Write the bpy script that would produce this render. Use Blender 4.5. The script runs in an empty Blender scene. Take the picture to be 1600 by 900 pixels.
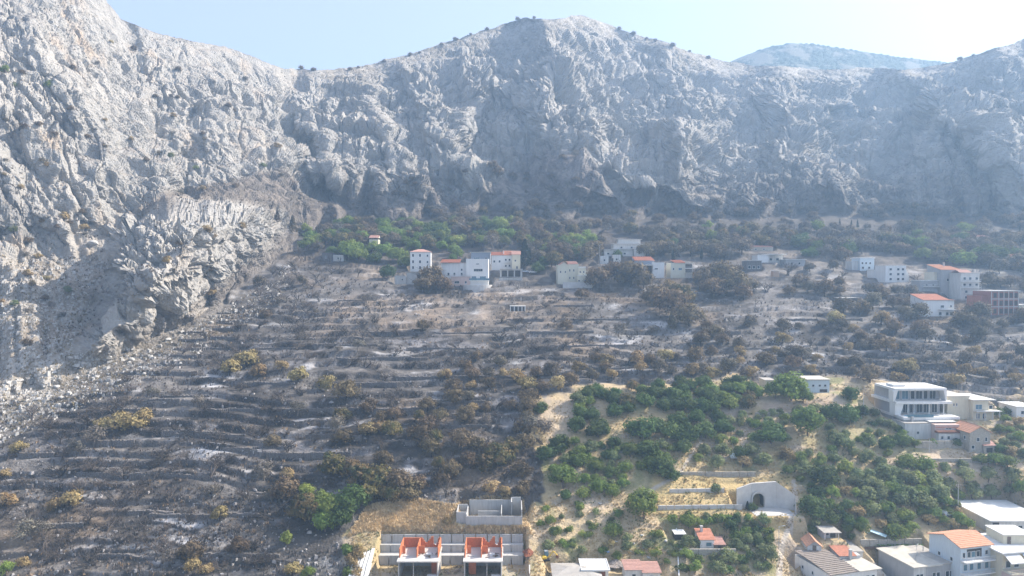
import bpy, math, random
import numpy as np
from mathutils import Vector
R = math.radians
HAZE_DENSITY, HAZE_ANISO = 0.00046, 0.28
SC = bpy.context.scene
COL = SC.collection
rng = np.random.default_rng(7)
random.seed(11)

# ------------------------------------------------------------------ camera, sky, sun, exposure
CAMZ, PITCH, FPX = 110.0, R(1.0), 1066.7
CP, SP = math.cos(PITCH), math.sin(PITCH)
cam = bpy.data.cameras.new('camera'); camo = bpy.data.objects.new('camera', cam)
COL.objects.link(camo); SC.camera = camo
cam.lens = 24.0; cam.sensor_width = 36.0; cam.clip_start = 1.0; cam.clip_end = 9000.0
camo.location = (0, 0, CAMZ); camo.rotation_euler = (R(90) - PITCH, 0, 0)

SUN_AZ, SUN_EL = R(74), R(38)          # azimuth clockwise from the view axis (+Y)
w = bpy.data.worlds.new('World'); SC.world = w; w.use_nodes = True
wn = w.node_tree.nodes; wl = w.node_tree.links
sky = wn.new('ShaderNodeTexSky'); sky.sky_type = 'NISHITA'; sky.sun_disc = False
sky.sun_elevation = SUN_EL; sky.sun_rotation = SUN_AZ
sky.air_density = 1.0; sky.dust_density = 4.0; sky.ozone_density = 1.5; sky.altitude = 100
# summer haze: the clear-sky colours are blended with an even pale veil
veil = wn.new('ShaderNodeMix'); veil.data_type = 'RGBA'; veil.inputs[0].default_value = .62; veil.inputs[7].default_value = (2.14, 2.12, 2.55, 1)
wl.new(sky.outputs[0], veil.inputs[6]); wl.new(veil.outputs[2], wn['Background'].inputs[0]); wn['Background'].inputs[1].default_value = 0.155
sl = bpy.data.lights.new('sun', 'SUN'); sl.energy = 4.8; sl.angle = R(0.5); sl.color = (1.0, 0.92, 0.81)
so = bpy.data.objects.new('sun', sl); COL.objects.link(so)
sd = Vector((math.sin(SUN_AZ) * math.cos(SUN_EL), math.cos(SUN_AZ) * math.cos(SUN_EL), math.sin(SUN_EL)))
so.rotation_euler = sd.to_track_quat('Z', 'Y').to_euler(); so.location = (300, 100, 400)
SC.view_settings.view_transform = 'Standard'; SC.view_settings.look = 'None'
SC.view_settings.exposure = 1.16; SC.view_settings.gamma = 1.0
SC.render.engine = 'CYCLES'
cy = SC.cycles
cy.max_bounces = 4; cy.diffuse_bounces = 2; cy.glossy_bounces = 1; cy.transmission_bounces = 2
cy.transparent_max_bounces = 6; cy.volume_bounces = 1; cy.caustics_reflective = False; cy.caustics_refractive = False
try:
    cy.use_denoising = True; cy.denoiser = 'OPENIMAGEDENOISE'
except Exception:
    pass

# ------------------------------------------------------------------ numpy noise
def hsh(ix, iy, iz, k=0):
    h = (ix.astype(np.int64) * 374761393 + iy.astype(np.int64) * 668265263 + iz.astype(np.int64) * 2147483647 + k * 974711) & 0xffffffff
    h = ((h ^ (h >> 13)) * 1274126177) & 0xffffffff
    h = ((h ^ (h >> 16)) * 2246822519) & 0xffffffff
    h = h ^ (h >> 15)
    return (h & 0xffffff).astype(np.float32) / np.float32(0xffffff)
def vnoise(x, y, z, k=0):
    fx, fy, fz = np.floor(x), np.floor(y), np.floor(z)
    tx, ty, tz = (x - fx), (y - fy), (z - fz)
    ix, iy, iz = fx.astype(np.int64), fy.astype(np.int64), fz.astype(np.int64)
    sx, sy, sz = tx*tx*(3-2*tx), ty*ty*(3-2*ty), tz*tz*(3-2*tz)
    r = 0
    for a in (0, 1):
        wx = sx if a else 1 - sx
        for b in (0, 1):
            wy = sy if b else 1 - sy
            for c in (0, 1):
                wz = sz if c else 1 - sz
                r = r + wx * wy * wz * hsh(ix + a, iy + b, iz + c, k)
    return r * 2 - 1
def fbm(x, y, z, o=4, k=0, g=0.5):
    r, a, f, n = 0, 1.0, 1.0, 0
    for i in range(o):
        r = r + a * vnoise(x * f + i * 17.3, y * f + i * 5.7, z * f - i * 9.1, k + i); n += a; a *= g; f *= 2.03
    return r / n
def ridged(x, y, z, o=3, k=0):
    r, a, f, n = 0, 1.0, 1.0, 0
    for i in range(o):
        r = r + a * (1 - 2 * np.abs(vnoise(x * f + i * 7.3, y * f + i * 3.7, z * f - i * 2.1, k + i))); n += a; a *= .5; f *= 2.1
    return r / n
def facets(x, y, z, k=0, tilt=1.0):
    """blocky relief: each Voronoi cell is a tilted plane at its own height"""
    ix, iy, iz = np.floor(x).astype(np.int64), np.floor(y).astype(np.int64), np.floor(z).astype(np.int64)
    best = np.full(x.shape, 9e9, np.float32); out = np.zeros(x.shape, np.float32); sec = best.copy()
    for a in (-1, 0, 1):
        for b in (-1, 0, 1):
            for c in (-1, 0, 1):
                jx, jy, jz = ix + a, iy + b, iz + c
                dx = x - (jx + hsh(jx, jy, jz, k)); dy = y - (jy + hsh(jx, jy, jz, k + 1)); dz = z - (jz + hsh(jx, jy, jz, k + 2))
                d = dx*dx + dy*dy + dz*dz
                m = d < best
                sec = np.where(m, best, np.minimum(sec, d))
                if m.any():
                    h = hsh(jx, jy, jz, k + 3) - .5 + tilt * (dx * (hsh(jx, jy, jz, k + 4) - .5) + dy * (hsh(jx, jy, jz, k + 5) - .5) + dz * (hsh(jx, jy, jz, k + 6) - .5))
                    out = np.where(m, h, out)
                    best = np.where(m, d, best)
    edge = np.sqrt(sec) - np.sqrt(best)
    return out.astype(np.float32), edge.astype(np.float32)
def sstep(a, b, x):
    t = np.clip((x - a) / (b - a), 0, 1); return t * t * (3 - 2 * t)
def polysdf(px, py, poly):
    """signed distance, positive inside"""
    n = len(poly); best = np.full(px.shape, 1e9); ins = np.zeros(px.shape, bool)
    for i in range(n):
        (x0, y0), (x1, y1) = poly[i], poly[(i + 1) % n]
        ex, ey = x1 - x0, y1 - y0
        t = np.clip(((px - x0) * ex + (py - y0) * ey) / (ex*ex + ey*ey), 0, 1)
        best = np.minimum(best, np.hypot(px - x0 - t * ex, py - y0 - t * ey))
        if y0 != y1:
            c = ((y0 > py) != (y1 > py)) & (px < (x1 - x0) * (py - y0) / (y1 - y0) + x0)
            ins ^= c
    return np.where(ins, best, -best)
def polyline(px, py, pts):
    best = np.full(px.shape, 1e9)
    for (x0, y0), (x1, y1) in zip(pts[:-1], pts[1:]):
        ex, ey = x1 - x0, y1 - y0
        t = np.clip(((px - x0) * ex + (py - y0) * ey) / (ex*ex + ey*ey), 0, 1)
        best = np.minimum(best, np.hypot(px - x0 - t * ex, py - y0 - t * ey))
    return best

# ------------------------------------------------------------------ survey of the terrain: bearings, elevations, distances
GY = np.array([330, 350, 380, 420, 460, 500, 560, 625, 700, 750, 800, 900, 1000, 1150.])
GD = np.array([470, 440, 400, 358, 322, 290, 255, 226, 206, 195, 185, 167, 150, 132.])
KLOW = 132 * (SP + CP * 700 / 1066.7)
def gdepth(py):
    py = np.asarray(py, float)
    v = (py - 450) / FPX
    return np.where(py > 1150, KLOW / (SP + CP * v), np.interp(py, GY, GD))
FOOT = np.array([(-1200, 760), (-300, 700), (0, 628), (60, 602), (150, 578), (260, 522), (330, 478), (400, 432), (450, 392), (480, 358), (560, 350), (700, 350), (820, 336), (1000, 345), (1200, 345), (1600, 348), (2800, 348)], float)
SKYL = np.array([(-1200, -300), (-300, -200), (0, -110), (60, -90), (130, -40), (165, 0), (190, 30), (230, 45), (300, 62), (350, 72), (400, 90), (440, 106), (520, 110), (560, 104), (620, 88), (680, 70), (740, 50), (790, 33), (830, 25), (905, 25), (950, 38), (1000, 55), (1050, 70), (1100, 85), (1140, 97), (1180, 103), (1250, 104), (1400, 107), (1460, 100), (1500, 92), (1540, 78), (1580, 65), (1620, 50), (1700, 30), (1900, 0), (2800, -60)], float)
CT = np.array([0, .25, .4, .5, .75, 1.])
CLIFF = [(-1200, [190, 198, 205, 210, 230, 260]), (-300, [206, 245, 258, 266, 285, 320]), (0, [226, 280, 298, 308, 335, 378]), (130, [246, 296, 314, 326, 366, 415]),
         (300, [300, 322, 345, 362, 412, 465]), (450, [385, 405, 418, 432, 475, 525]), (600, [443, 465, 485, 503, 550, 610]),
         (800, [462, 505, 530, 545, 585, 655]), (900, [452, 505, 530, 548, 600, 665]), (1000, [448, 495, 530, 550, 610, 700]), (1150, [448, 480, 515, 540, 620, 740]),
         (1300, [448, 490, 525, 550, 610, 710]), (1450, [445, 485, 520, 545, 590, 660]), (1600, [443, 480, 505, 522, 560, 610]), (2800, [440, 470, 485, 500, 540, 590])]
us = np.concatenate([np.linspace(-1150, -430, 25), np.arange(-420, 2021, 2.0), np.linspace(2032, 2750, 25)])
NG0, NG1, NC, NB = 34, 350, 290, 14
foot = np.interp(us, FOOT[:, 0], FOOT[:, 1]); skyl = np.interp(us, SKYL[:, 0], SKYL[:, 1])
kk = np.exp(-0.5 * (np.arange(-12, 13) / 5.0) ** 2); kk /= kk.sum()
foot = np.convolve(np.pad(foot, 12, 'edge'), kk, 'valid')
foot = foot + 7 * vnoise(us / 23, us * 0, us * 0, 8) + 4 * vnoise(us / 9, us * 0, us * 0, 9) - np.where(us > 480, 1, 0) * (9 + 15 * vnoise(us / 55, us * 0, us * 0, 13)) * sstep(480, 560, us)
rows_py, rows_d = [], []
for i in range(NG0):
    t = i / NG0; p = 905 + (3200 - 905) * (1 - t) ** 3.0
    rows_py.append(np.full(us.shape, p)); rows_d.append(gdepth(rows_py[-1]))
for i in range(NG1):
    t = i / NG1; p = 905 + (foot - 905) * t
    rows_py.append(p); rows_d.append(gdepth(p))
cu = np.array([c[0] for c in CLIFF], float); cd = np.array([c[1] for c in CLIFF], float)
kk2 = np.exp(-0.5 * (np.arange(-60, 61) / 25.0) ** 2); kk2 /= kk2.sum()
for i in range(NC + 1):
    t = i / NC
    p = foot + (skyl - foot) * t
    dcol = np.array([np.interp(t, CT, r) for r in cd])
    d = np.interp(us, cu, dcol); d = np.convolve(np.pad(d, 60, 'edge'), kk2, 'valid')
    g = gdepth(foot); k = sstep(0, .12, np.float64(t)); rows_py.append(p); rows_d.append(g * (1 - k) + np.maximum(d, g + 2) * k)
PYc = np.array(rows_py); Dc = np.array(rows_d); PXc = np.broadcast_to(us, PYc.shape).copy()
ROCK0 = NG0 + NG1
def s_crag(px, py): return polysdf(px, py, crag)
# big forms of the mountain, negative = stands forward, positive = gully
crag = [(172, 352), (205, 326), (270, 312), (345, 309), (420, 316), (447, 340), (454, 370), (432, 418), (330, 488), (250, 540), (150, 575), (112, 552), (172, 440), (150, 405)]
wob = 9 * fbm(PXc / 45, PYc / 45, PXc * 0, 3, 5)
s = polysdf(PXc + wob, PYc + wob, crag)
wcr = 24 - 8 * sstep(372, 345, PYc) * sstep(190, 250, PXc)
Dc -= (52 * sstep(-2, wcr, s) * (0.75 + 0.25 * sstep(0, 60, s))) * sstep(0, 1, (foot[None, :] + 12 - PYc) / 155)
s2 = polysdf(PXc + wob, PYc - wob, [(255, 385), (300, 372), (330, 440), (322, 470), (240, 540), (150, 570), (135, 545), (190, 440), (215, 400)])
# the crack through the crag and the shelf behind it
Dc += 7 * np.exp(-(polyline(PXc + wob * .5, PYc + wob * .5, [(262, 372), (296, 388), (318, 430), (326, 462)]) / 5) ** 2) + 6 * np.exp(-(polyline(PXc + wob, PYc, [(368, 395), (362, 440), (350, 470)]) / 5) ** 2) + 5 * np.exp(-(polyline(PXc + wob, PYc, [(210, 345), (212, 400), (200, 440)]) / 4) ** 2)
Dc -= 15 * sstep(-2, 10, s2) * sstep(0, 1, (foot[None, :] + 12 - PYc) / 90)
for pts, wdt, amp in [
        ([(462, 108), (452, 160), (458, 215), (490, 280), (560, 345)], 15, 20), ([(345, 75), (420, 190), (480, 250)], 22, 7), ([(180, 30), (215, 130), (300, 200), (330, 280)], 20, 8),
        ([(862, 35), (868, 110), (850, 160), (890, 250), (930, 300)], 34, -26), ([(800, 60), (780, 130), (745, 220)], 30, 12), ([(640, 110), (690, 190), (760, 300)], 26, -14),
        ([(560, 130), (600, 200), (660, 300)], 22, -10), ([(960, 60), (1010, 110), (1060, 150)], 34, 20), ([(1040, 95), (1075, 180), (1060, 260)], 30, -20),
        ([(1170, 130), (1160, 200), (1130, 260)], 34, 18), ([(1210, 120), (1240, 200), (1300, 290)], 34, -24), ([(1370, 112), (1330, 200), (1290, 250)], 36, 28),
        ([(1400, 115), (1455, 150), (1440, 215)], 30, -22), ([(1480, 170), (1540, 220), (1600, 265)], 36, -30), ([(1430, 160), (1400, 250), (1360, 330)], 34, 20),
        ([(900, 170), (960, 240), (1010, 290), (1085, 335)], 22, -20), ([(1060, 210), (1150, 290), (1200, 335)], 26, -12), ([(1560, 80), (1580, 150), (1640, 220)], 30, -16),
        ([(60, 60), (150, 180), (180, 260)], 30, -9), ([(240, 190), (290, 240), (290, 300)], 16, 14), ([(0, 370), (90, 390), (170, 350)], 26, 8)]:
    q = polyline(PXc + wob * 2.2, PYc - wob * 2.2, pts)
    Dc += amp * np.where(PXc > 480, 1.55, 1.0) * np.exp(-(q / wdt) ** 2) * sstep(8, 75, foot[None, :] - PYc + 6)
def W(px, py, d):
    u = (px - 800) / FPX; v = (py - 450) / FPX
    return d * u, d * (CP - v * SP), CAMZ - d * (SP + v * CP)
def blur(a, n, ax):
    k = np.hanning(2 * n + 3)[1:-1]; k /= k.sum(); return np.apply_along_axis(lambda r: np.convolve(np.pad(r, n, 'edge'), k, 'valid'), ax, a)
Db = blur(blur(Dc[ROCK0:], 4, 0), 5, 1); kb = sstep(0, 12, np.arange(Dc.shape[0] - ROCK0))[:, None] * np.ones_like(Db); Dc[ROCK0:] = Dc[ROCK0:] * (1 - kb) + Db * kb
X, Y, Z = W(PXc, PYc, Dc)
# behind the skyline the mountain falls away
bx, by, bz = [X], [Y], [Z]
for i in range(1, NB + 1):
    k = (i / NB) ** 1.6
    bx.append((X[-1] * (1 + .45 * k))[None]); by.append((Y[-1] + 300 * k)[None]); bz.append((Z[-1] - 2.0 * i * .2 - 230 * k ** 1.3)[None])
X, Y, Z = (np.concatenate(q) for q in (bx, by, bz))
NR, NCOL = X.shape
PXg = np.concatenate([PXc, np.broadcast_to(us, (NB, NCOL))]); PYg = np.concatenate([PYc, np.broadcast_to(skyl, (NB, NCOL))])
rowi = np.arange(NR)[:, None] * np.ones(NCOL)[None]
fx, fy = X.astype(np.float32), Y.astype(np.float32)

# ---- zones (how the ground is covered)
green = [(560, 1150), (548, 905), (530, 838), (560, 800), (620, 783), (705, 792), (760, 772), (845, 780), (852, 720), (815, 655), (838, 625), (905, 606), (1010, 603), (1180, 590), (1300, 597), (1420, 600), (1700, 625), (3000, 625), (3000, 1150)]
nz = fbm(fx / 18, fy / 18, fx * 0 + 3, 4, 21)
sg = polysdf(PXg, PYg, green) + 14 * nz + 7 * vnoise(fx / 2.2, fy / 2.2, fx * 0, 23)
Mgreen = sstep(-4, 4, sg) * (rowi < ROCK0) + 0
Mgreen = np.where(PYg > 1160, 1.0, Mgreen) * (rowi < ROCK0)
rockline = sstep(-14, 10, (foot[None, :] - PYg) + 16 * fbm(fx / 12, fy / 12, Z / 12, 3, 31))
Mrock = np.where(rowi >= ROCK0 + 26, 1.0, np.maximum(rockline, sstep(2, 24, rowi - ROCK0 + 12 * fbm(fx / 12, fy / 12, Z / 12, 3, 31))))
leftscree = sstep(0, 60, polysdf(PXg, PYg, [(-1200, 560), (-100, 560), (140, 520), (340, 470), (420, 430), (300, 560), (150, 620), (60, 690), (-400, 740), (-1200, 800)]) + 22 * nz + 10)
Mrock = np.clip(np.maximum(Mrock, leftscree * .8), 0, 1)
slope2 = sstep(-8, 22, polysdf(PXg, PYg, [(-1200, 395), (-20, 395), (80, 390), (160, 350), (186, 352), (160, 440), (108, 545), (125, 600), (60, 690), (-1200, 760)]) + 10 * nz) * sstep(-6, 4, -s_crag(PXg, PYg) + 0.0)
screem = sstep(-10, 26, polysdf(PXg, PYg, [(560, 355), (640, 322), (720, 315), (790, 258), (860, 218), (930, 250), (985, 300), (1090, 348), (900, 372)]) + 9 * nz)
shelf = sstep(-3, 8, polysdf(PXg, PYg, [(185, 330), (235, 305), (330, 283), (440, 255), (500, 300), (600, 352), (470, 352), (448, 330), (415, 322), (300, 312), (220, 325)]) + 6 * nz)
Mrock *= 1 - Mgreen

# ---- terracing of the slope
def terrace(z, x, y, h, sharp, amp):
    q = (z + 3.5 * fbm(x / 60, y / 70, x * 0, 2, 41) + .55 * fbm(x / 9, y / 9, x * 0, 2, 43)) / h
    f = np.floor(q); t = q - f
    cut = .35 + .5 * hsh(f.astype(np.int64), (f * 0).astype(np.int64), (f * 0).astype(np.int64), 51)      # each terrace edge sits at its own height
    t2 = sstep(cut, cut + sharp, t)
    k = sstep(.0, .25, fbm(x / 16, f * 7.3, x * 0, 2, 53) + .34)                          # and comes and goes along the slope
    st = f + t2 * .8 * k + t * (1 - .8 * k)
    return (st - q) * h * amp
ta = (1 - Mrock) * sstep(-.5, .1, fbm(fx / 40, fy / 30, fx * 0, 3, 45)) * sstep(340, 360, PYg + 0.0) * (PYg < 1000)
Z = Z + terrace(Z, X, Y, 2.3, .11, 1.08) * ta * (1 - .62 * Mgreen)
wq = fbm(fx / 50, fy / 50, Z.astype(np.float32) / 50, 3, 55)
def strata(z, h, sharp, k, shift):
    q = (z + .16 * X + shift) / h; f = np.floor(q); t = q - f; fi = f.astype(np.int64); cut = .1 + .45 * hsh(fi, fi * 0, fi * 0, k)
    return (f + sstep(cut, cut + sharp, t) - q) * h
up = sstep(ROCK0 + 12, ROCK0 + 40, rowi) * (1 - .8 * sstep(ROCK0 + NC - 50, ROCK0 + NC, rowi)) * Mrock
br = sstep(-.25, .2, fbm(fx / 60 + 7, fy / 60, Z.astype(np.float32) / 60, 2, 57))
Z = Z + up * (.42 * strata(Z, 27.0, .42, 58, 26 * wq) * (.3 + .7 * br) + .38 * strata(Z, 8.5, .4, 59, 14 * wq) * (1 - .5 * br))
Z = Z + (1 - Mrock) * (.35 * fbm(fx / 4, fy / 4, fx * 0, 3, 47) + 1.2 * fbm(fx / 22, fy / 22, fx * 0, 2, 49)) * (rowi > 6)
# ---- rock relief
def normals():
    dxu, dyu, dzu = (np.gradient(q, axis=1) for q in (X, Y, Z)); dxv, dyv, dzv = (np.gradient(q, axis=0) for q in (X, Y, Z))
    nx = dyu * dzv - dzu * dyv; ny = dzu * dxv - dxu * dzv; nz_ = dxu * dyv - dyu * dxv
    l = np.sqrt(nx*nx + ny*ny + nz_*nz_) + 1e-9
    return nx / l, ny / l, nz_ / l
def smooth2(a, n):
    k = np.ones(2 * n + 1) / (2 * n + 1)
    a = np.apply_along_axis(lambda r: np.convolve(np.pad(r, n, 'edge'), k, 'valid'), 1, a)
    return np.apply_along_axis(lambda r: np.convolve(np.pad(r, n, 'edge'), k, 'valid'), 0, a)
NX, NY, NZ = normals()
NX, NY, NZ = smooth2(NX, 4), smooth2(NY, 4), smooth2(NZ, 4)
sel = Mrock > 0.003
x = X[sel].astype(np.float32); y = Y[sel].astype(np.float32); z = Z[sel].astype(np.float32)
far = sstep(330, 560, y)                                          # broad forms where the mountain is far
wx = 4 * fbm(x / 30, y / 30, z / 30, 3, 60); wy = 4 * fbm(x / 30 + 9, y / 30, z / 30, 3, 63); wz = 4 * fbm(x / 30, y / 30 + 9, z / 30, 3, 66)
xs = x + (.45 - .3 * far) * z + wx; ys = y + wy; zs = z + wz                   # beds lean down to the right
big = ridged(xs / 62, ys / 80, zs / 150, 3, 70) - .38
f1, e1 = facets(xs / 17, ys / 19, zs / 46, 80, 1.7); f1 = f1 * sstep(0, .22, e1)
f2, e2 = facets(xs / 8.5, ys / 9, (zs + .2 * xs) / 21, 90, 1.8)
f3, e3 = facets((x + .3 * z + .5 * wx) / 4.2, (y + .5 * wy) / 4.2, (z + .5 * wz) / 8.5, 100, 1.7)
ds = np.sqrt(np.gradient(X, axis=0) ** 2 + np.gradient(Y, axis=0) ** 2 + np.gradient(Z, axis=0) ** 2)[sel].astype(np.float32); fine = sstep(5.5, 2.2, ds); midk = .25 + .75 * sstep(10, 4, ds)
f4, e4 = facets((x + .3 * z) / 1.9, y / 1.9, z / 2.8, 110, 1.4)
g1 = ridged((x + (.5 - .35 * far) * z + 1.5 * wx) / 11, (y + wy) / 18, z / 60, 4, 120) - .38   # flutes
ledge = fbm(x / 40, y / 40, (z + .12 * x + wz) / 4.5, 3, 130)
cal = .35 + .65 * sstep(-.3, .3, fbm(x / 45, y / 45, z / 45, 2, 140))
rough = .22 + .78 * sstep(-.2, .25, fbm(x / 20, y / 20, z / 20 + 50, 2, 143))
f0, e0 = facets(xs / 60, ys / 60, zs / 95, 150, 1.3); f0 = f0 * sstep(0, .3, e0)
nzs = NZ[sel].astype(np.float32); steep = sstep(.88, .5, nzs); g1 = g1 * steep * (1 - slope2[sel]) * (1 - np.clip(leftscree[sel], 0, 1) * (rowi[sel] < ROCK0 + 60)); st2 = .4 + .6 * steep; f1 = f1 * st2; f2 = f2 * st2
cm = np.clip(sstep(2, 14, s_crag(PXg, PYg)[sel]), 0, 1).astype(np.float32); fc, ec = facets((x + .2 * z) / 8.5, y / 8.5, z / 13, 160, 1.7); fd, ed = facets((x + .4 * z) / 3.4, y / 3.4, z / 5, 165, 1.6); g1 = g1 * (1 - .92 * cm)
band = sstep(70, 4, (foot[None, :] - PYg)[sel] + 22 * fbm(x / 25, y / 25, z / 25, 2, 145)) * (PXg[sel] > 480)
g2 = (ridged((x + .22 * z + .8 * wx) / 6.5, (y + wy) / 11, z / 38, 3, 170) - .38) * steep
g0 = ridged((x + .5 * z + 2 * wx) / 34, (y + wy) / 70, z / 170, 3, 180) - .38
disp = 10 * far * g0 * steep + (1.0 + 1.6 * far) * cal * g2 + (6 + 7 * far) * f0 * 1.5 + (5.0 + 7.0 * far) * big + cal * ((3.4 - 1.2 * far) * f1 * 1.6 + midk * (2.6 - 1.0 * far) * f2 * 1.5 + midk * (3.4 + 6.0 * far) * g1) + fine * rough * (1.15 * f3 * 1.5 + .5 * f4 * 1.3) + fine * 1.5 * ledge * (1.2 - cal)
disp += cm * (2.4 * fc + .8 * fd - 2.6 * (1 - sstep(0, .14, ec)) - .8 * (1 - sstep(0, .14, ed)))
disp -= 1.3 * (1 - sstep(0, .13, e2)) * (1 + far) + .55 * (1 - sstep(0, .12, e3)) + 3.2 * (1 - sstep(0, .12, e1)) * cal
m = Mrock[sel]
back = np.clip(1 - (rowi[sel] - (ROCK0 + NC)) / 3, 0.25, 1)
top = 1 - .8 * sstep(ROCK0 + NC - 60, ROCK0 + NC, rowi[sel])
disp = disp * (.06 + .94 * sstep(7, 2.8, ds)) * (1 - .62 * screem[sel]) * (1 - .6 * band) * (m ** 1.5) * (.6 + .4 * sstep(ROCK0, ROCK0 + 40, rowi[sel])) * back * np.where(rowi[sel] > ROCK0 + NC - 60, top, 1)
scr = np.clip(leftscree[sel] * 1.4, 0, 1) * (rowi[sel] < ROCK0 + 20)
disp = disp * (1 - .5 * scr) * (1 - .65 * slope2[sel]) * (1 - .55 * shelf[sel])
X[sel] += NX[sel] * disp; Y[sel] += NY[sel] * disp; Z[sel] += NZ[sel] * disp
E3 = np.zeros(X.shape, np.float32); E3[sel] = e3

# ------------------------------------------------------------------ finding spots on the ground
def proj(x, y, z):
    zc = z - CAMZ; d = y * CP - zc * SP; up = y * SP + zc * CP
    return 800 + FPX * x / d, 450 - FPX * up / d, d
def column(px):
    j = int(np.clip(np.searchsorted(us, px) - 1, 0, NCOL - 2)); f = (px - us[j]) / (us[j + 1] - us[j])
    return j, f
def hit(px, py):
    """first ground point seen along that bearing and elevation"""
    j, f = column(px)
    cx = X[:, j] * (1 - f) + X[:, j+1] * f; cyy = Y[:, j] * (1 - f) + Y[:, j+1] * f; cz = Z[:, j] * (1 - f) + Z[:, j+1] * f
    q = proj(cx, cyy, cz)[1]
    i = np.argmax(q <= py)
    if i == 0: i = len(q) - 1
    t = (q[i-1] - py) / (q[i-1] - q[i] + 1e-9); t = min(max(t, 0), 1)
    return Vector((cx[i-1] * (1-t) + cx[i] * t, cyy[i-1] * (1-t) + cyy[i] * t, cz[i-1] * (1-t) + cz[i] * t))
def zat(x, y):
    z = 20.0
    for _ in range(4):
        px, py, d = proj(x, y, z)
        j, f = column(px)
        cyy = Y[:ROCK0 + 40, j] * (1 - f) + Y[:ROCK0 + 40, j+1] * f; cz = Z[:ROCK0 + 40, j] * (1 - f) + Z[:ROCK0 + 40, j+1] * f
        z = float(np.interp(y, cyy, cz))
    return z
def mpp(p):
    return proj(p[0], p[1], p[2])[2] / FPX
def pad(cx, cy_, hw, hd, yaw, z, margin=2.5, soft=3.0):
    c, s_ = math.cos(yaw), math.sin(yaw)
    R0 = math.hypot(hw, hd) + margin + soft
    m = (np.abs(X - cx) < R0) & (np.abs(Y - cy_) < R0) & (rowi < ROCK0 + 60)
    if not m.any(): return
    lx = (X[m] - cx) * c + (Y[m] - cy_) * s_; ly = -(X[m] - cx) * s_ + (Y[m] - cy_) * c
    o = np.maximum(np.maximum(np.abs(lx) - hw - margin, 0), np.maximum(np.abs(ly) - hd - margin, 0))
    k = 1 - sstep(0, soft, o)
    Z[m] = Z[m] * (1 - k) + z * k
# ------------------------------------------------------------------ buildings: where they stand (front left, front right, foot, eaves in survey bearings; depth in metres; turn)
SITES = {
 'skeleton_a': (622, 684, 907, 876, 8.5, 0), 'skeleton_b': (725, 784, 907, 876, 8.5, 0), 'foundation': (728, 816, 822, 803, 8, 0),
 'grey_hip': (868, 936, 914, 901, 7, 0), 'white_shed': (910, 951, 902, 892, 6, 0), 'pink_house': (977, 1031, 908, 892, 4.5, 0), 'red_hut': (1094, 1116, 858, 843, 5, 0), 'brown_shed': (1116, 1133, 860, 851, 4, 0),
 'black_shed': (1055, 1071, 843, 835, 3, 0), 'long_house': (1290, 1378, 918, 893, 12.5, 16), 'hut_orange': (1262, 1283, 862, 853, 5, -8), 'red_annex': (1312, 1345, 880, 868, 10, 2), 'shack': (1288, 1311, 843, 832, 4, 0),
 'concrete_house': (1420, 1498, 918, 883, 11, 13), 'shaded_white_house': (1495, 1554, 922, 853, 9, 14), 'terrace_house': (1560, 1644, 925, 863, 11, 10), 'roof_hut': (1582, 1626, 862, 844, 6, 0), 'flat_white': (1548, 1640, 833, 815, 16, 0),
 'modern_villa': (1396, 1476, 656, 608, 12, 2), 'cream_villa': (1500, 1556, 656, 624, 12, 2), 'red_terrace_house': (1440, 1500, 688, 663, 9, 2), 'stone_house': (1524, 1548, 706, 674, 8, 4), 'stone_annex': (1537, 1557, 708, 696, 4, 4),
 'edge_white': (1588, 1620, 652, 636, 8, 0), 'white_bungalow': (1262, 1296, 613, 594, 8, 0), 'low_block': (1196, 1212, 606, 595, 6, 0),
 'v_white3': (641, 673, 424, 394, 8, 4), 'v_low': (617, 656, 444, 426, 7, 0), 'v_red': (689, 735, 446, 410, 9, 0), 'v_modern': (728, 763, 446, 407, 10, 0), 'v_blue': (736, 766, 412, 395, 9, 0),
 'v_redroofs': (768, 804, 422, 399, 9, 0), 'v_tan': (800, 813, 426, 398, 9, 0), 'v_garage': (781, 816, 433, 421, 6, 0), 'v_yellow': (872, 925, 444, 413, 9, 3), 'v_terraces': (944, 1008, 400, 378, 14, 0), 'v_ruin': (938, 970, 412, 400, 6, 0),
 'v_slate': (993, 1022, 432, 407, 10, 0), 'v_slatewhite': (1010, 1038, 434, 411, 9, 0), 'v_cream': (1048, 1083, 434, 411, 9, 2), 'v_white_flat': (1184, 1226, 410, 396, 9, 0), 'v_dark': (1166, 1190, 424, 408, 7, 0), 'v_white_low': (1228, 1258, 416, 406, 8, 0),
 'v_pair': (1334, 1366, 422, 404, 9, 0), 'v_long_white': (1383, 1416, 441, 416, 9, 3), 'v_mid_white': (1366, 1384, 434, 422, 7, 0), 'v_terrace_low': (1437, 1472, 455, 439, 7, 0), 'v_big_left': (1470, 1505, 458, 422, 11, 0), 'v_big_right': (1501, 1530, 468, 428, 11, 0), 'v_red_white': (1442, 1491, 494, 469, 9, 2),
 'v_brick': (1550, 1592, 492, 456, 11, 3), 'v_edge_red': (1575, 1612, 414, 402, 9, 0), 'v_edge_small': (1592, 1612, 492, 477, 6, 0), 'v_back': (577, 591, 398, 372, 7, 0), 'v_box': (1208, 1217, 432, 424, 3, 0), 'v_portico': (797, 821, 486, 478, 3, 0),
 'v_burned': (1313, 1341, 475, 466, 5, 0), 'v_charred_home': (503, 536, 408, 392, 7, 0), 'v_farhouse': (1172, 1208, 392, 386, 8, 0), 'v_far_ruin': (1515, 1545, 378, 370, 6, 0), 'tunnel': (1155, 1243, 798, 760, 6, 0), 'v_tower_wall': (880, 925, 450, 441, 2, 3)}
PLACE = {}
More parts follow.
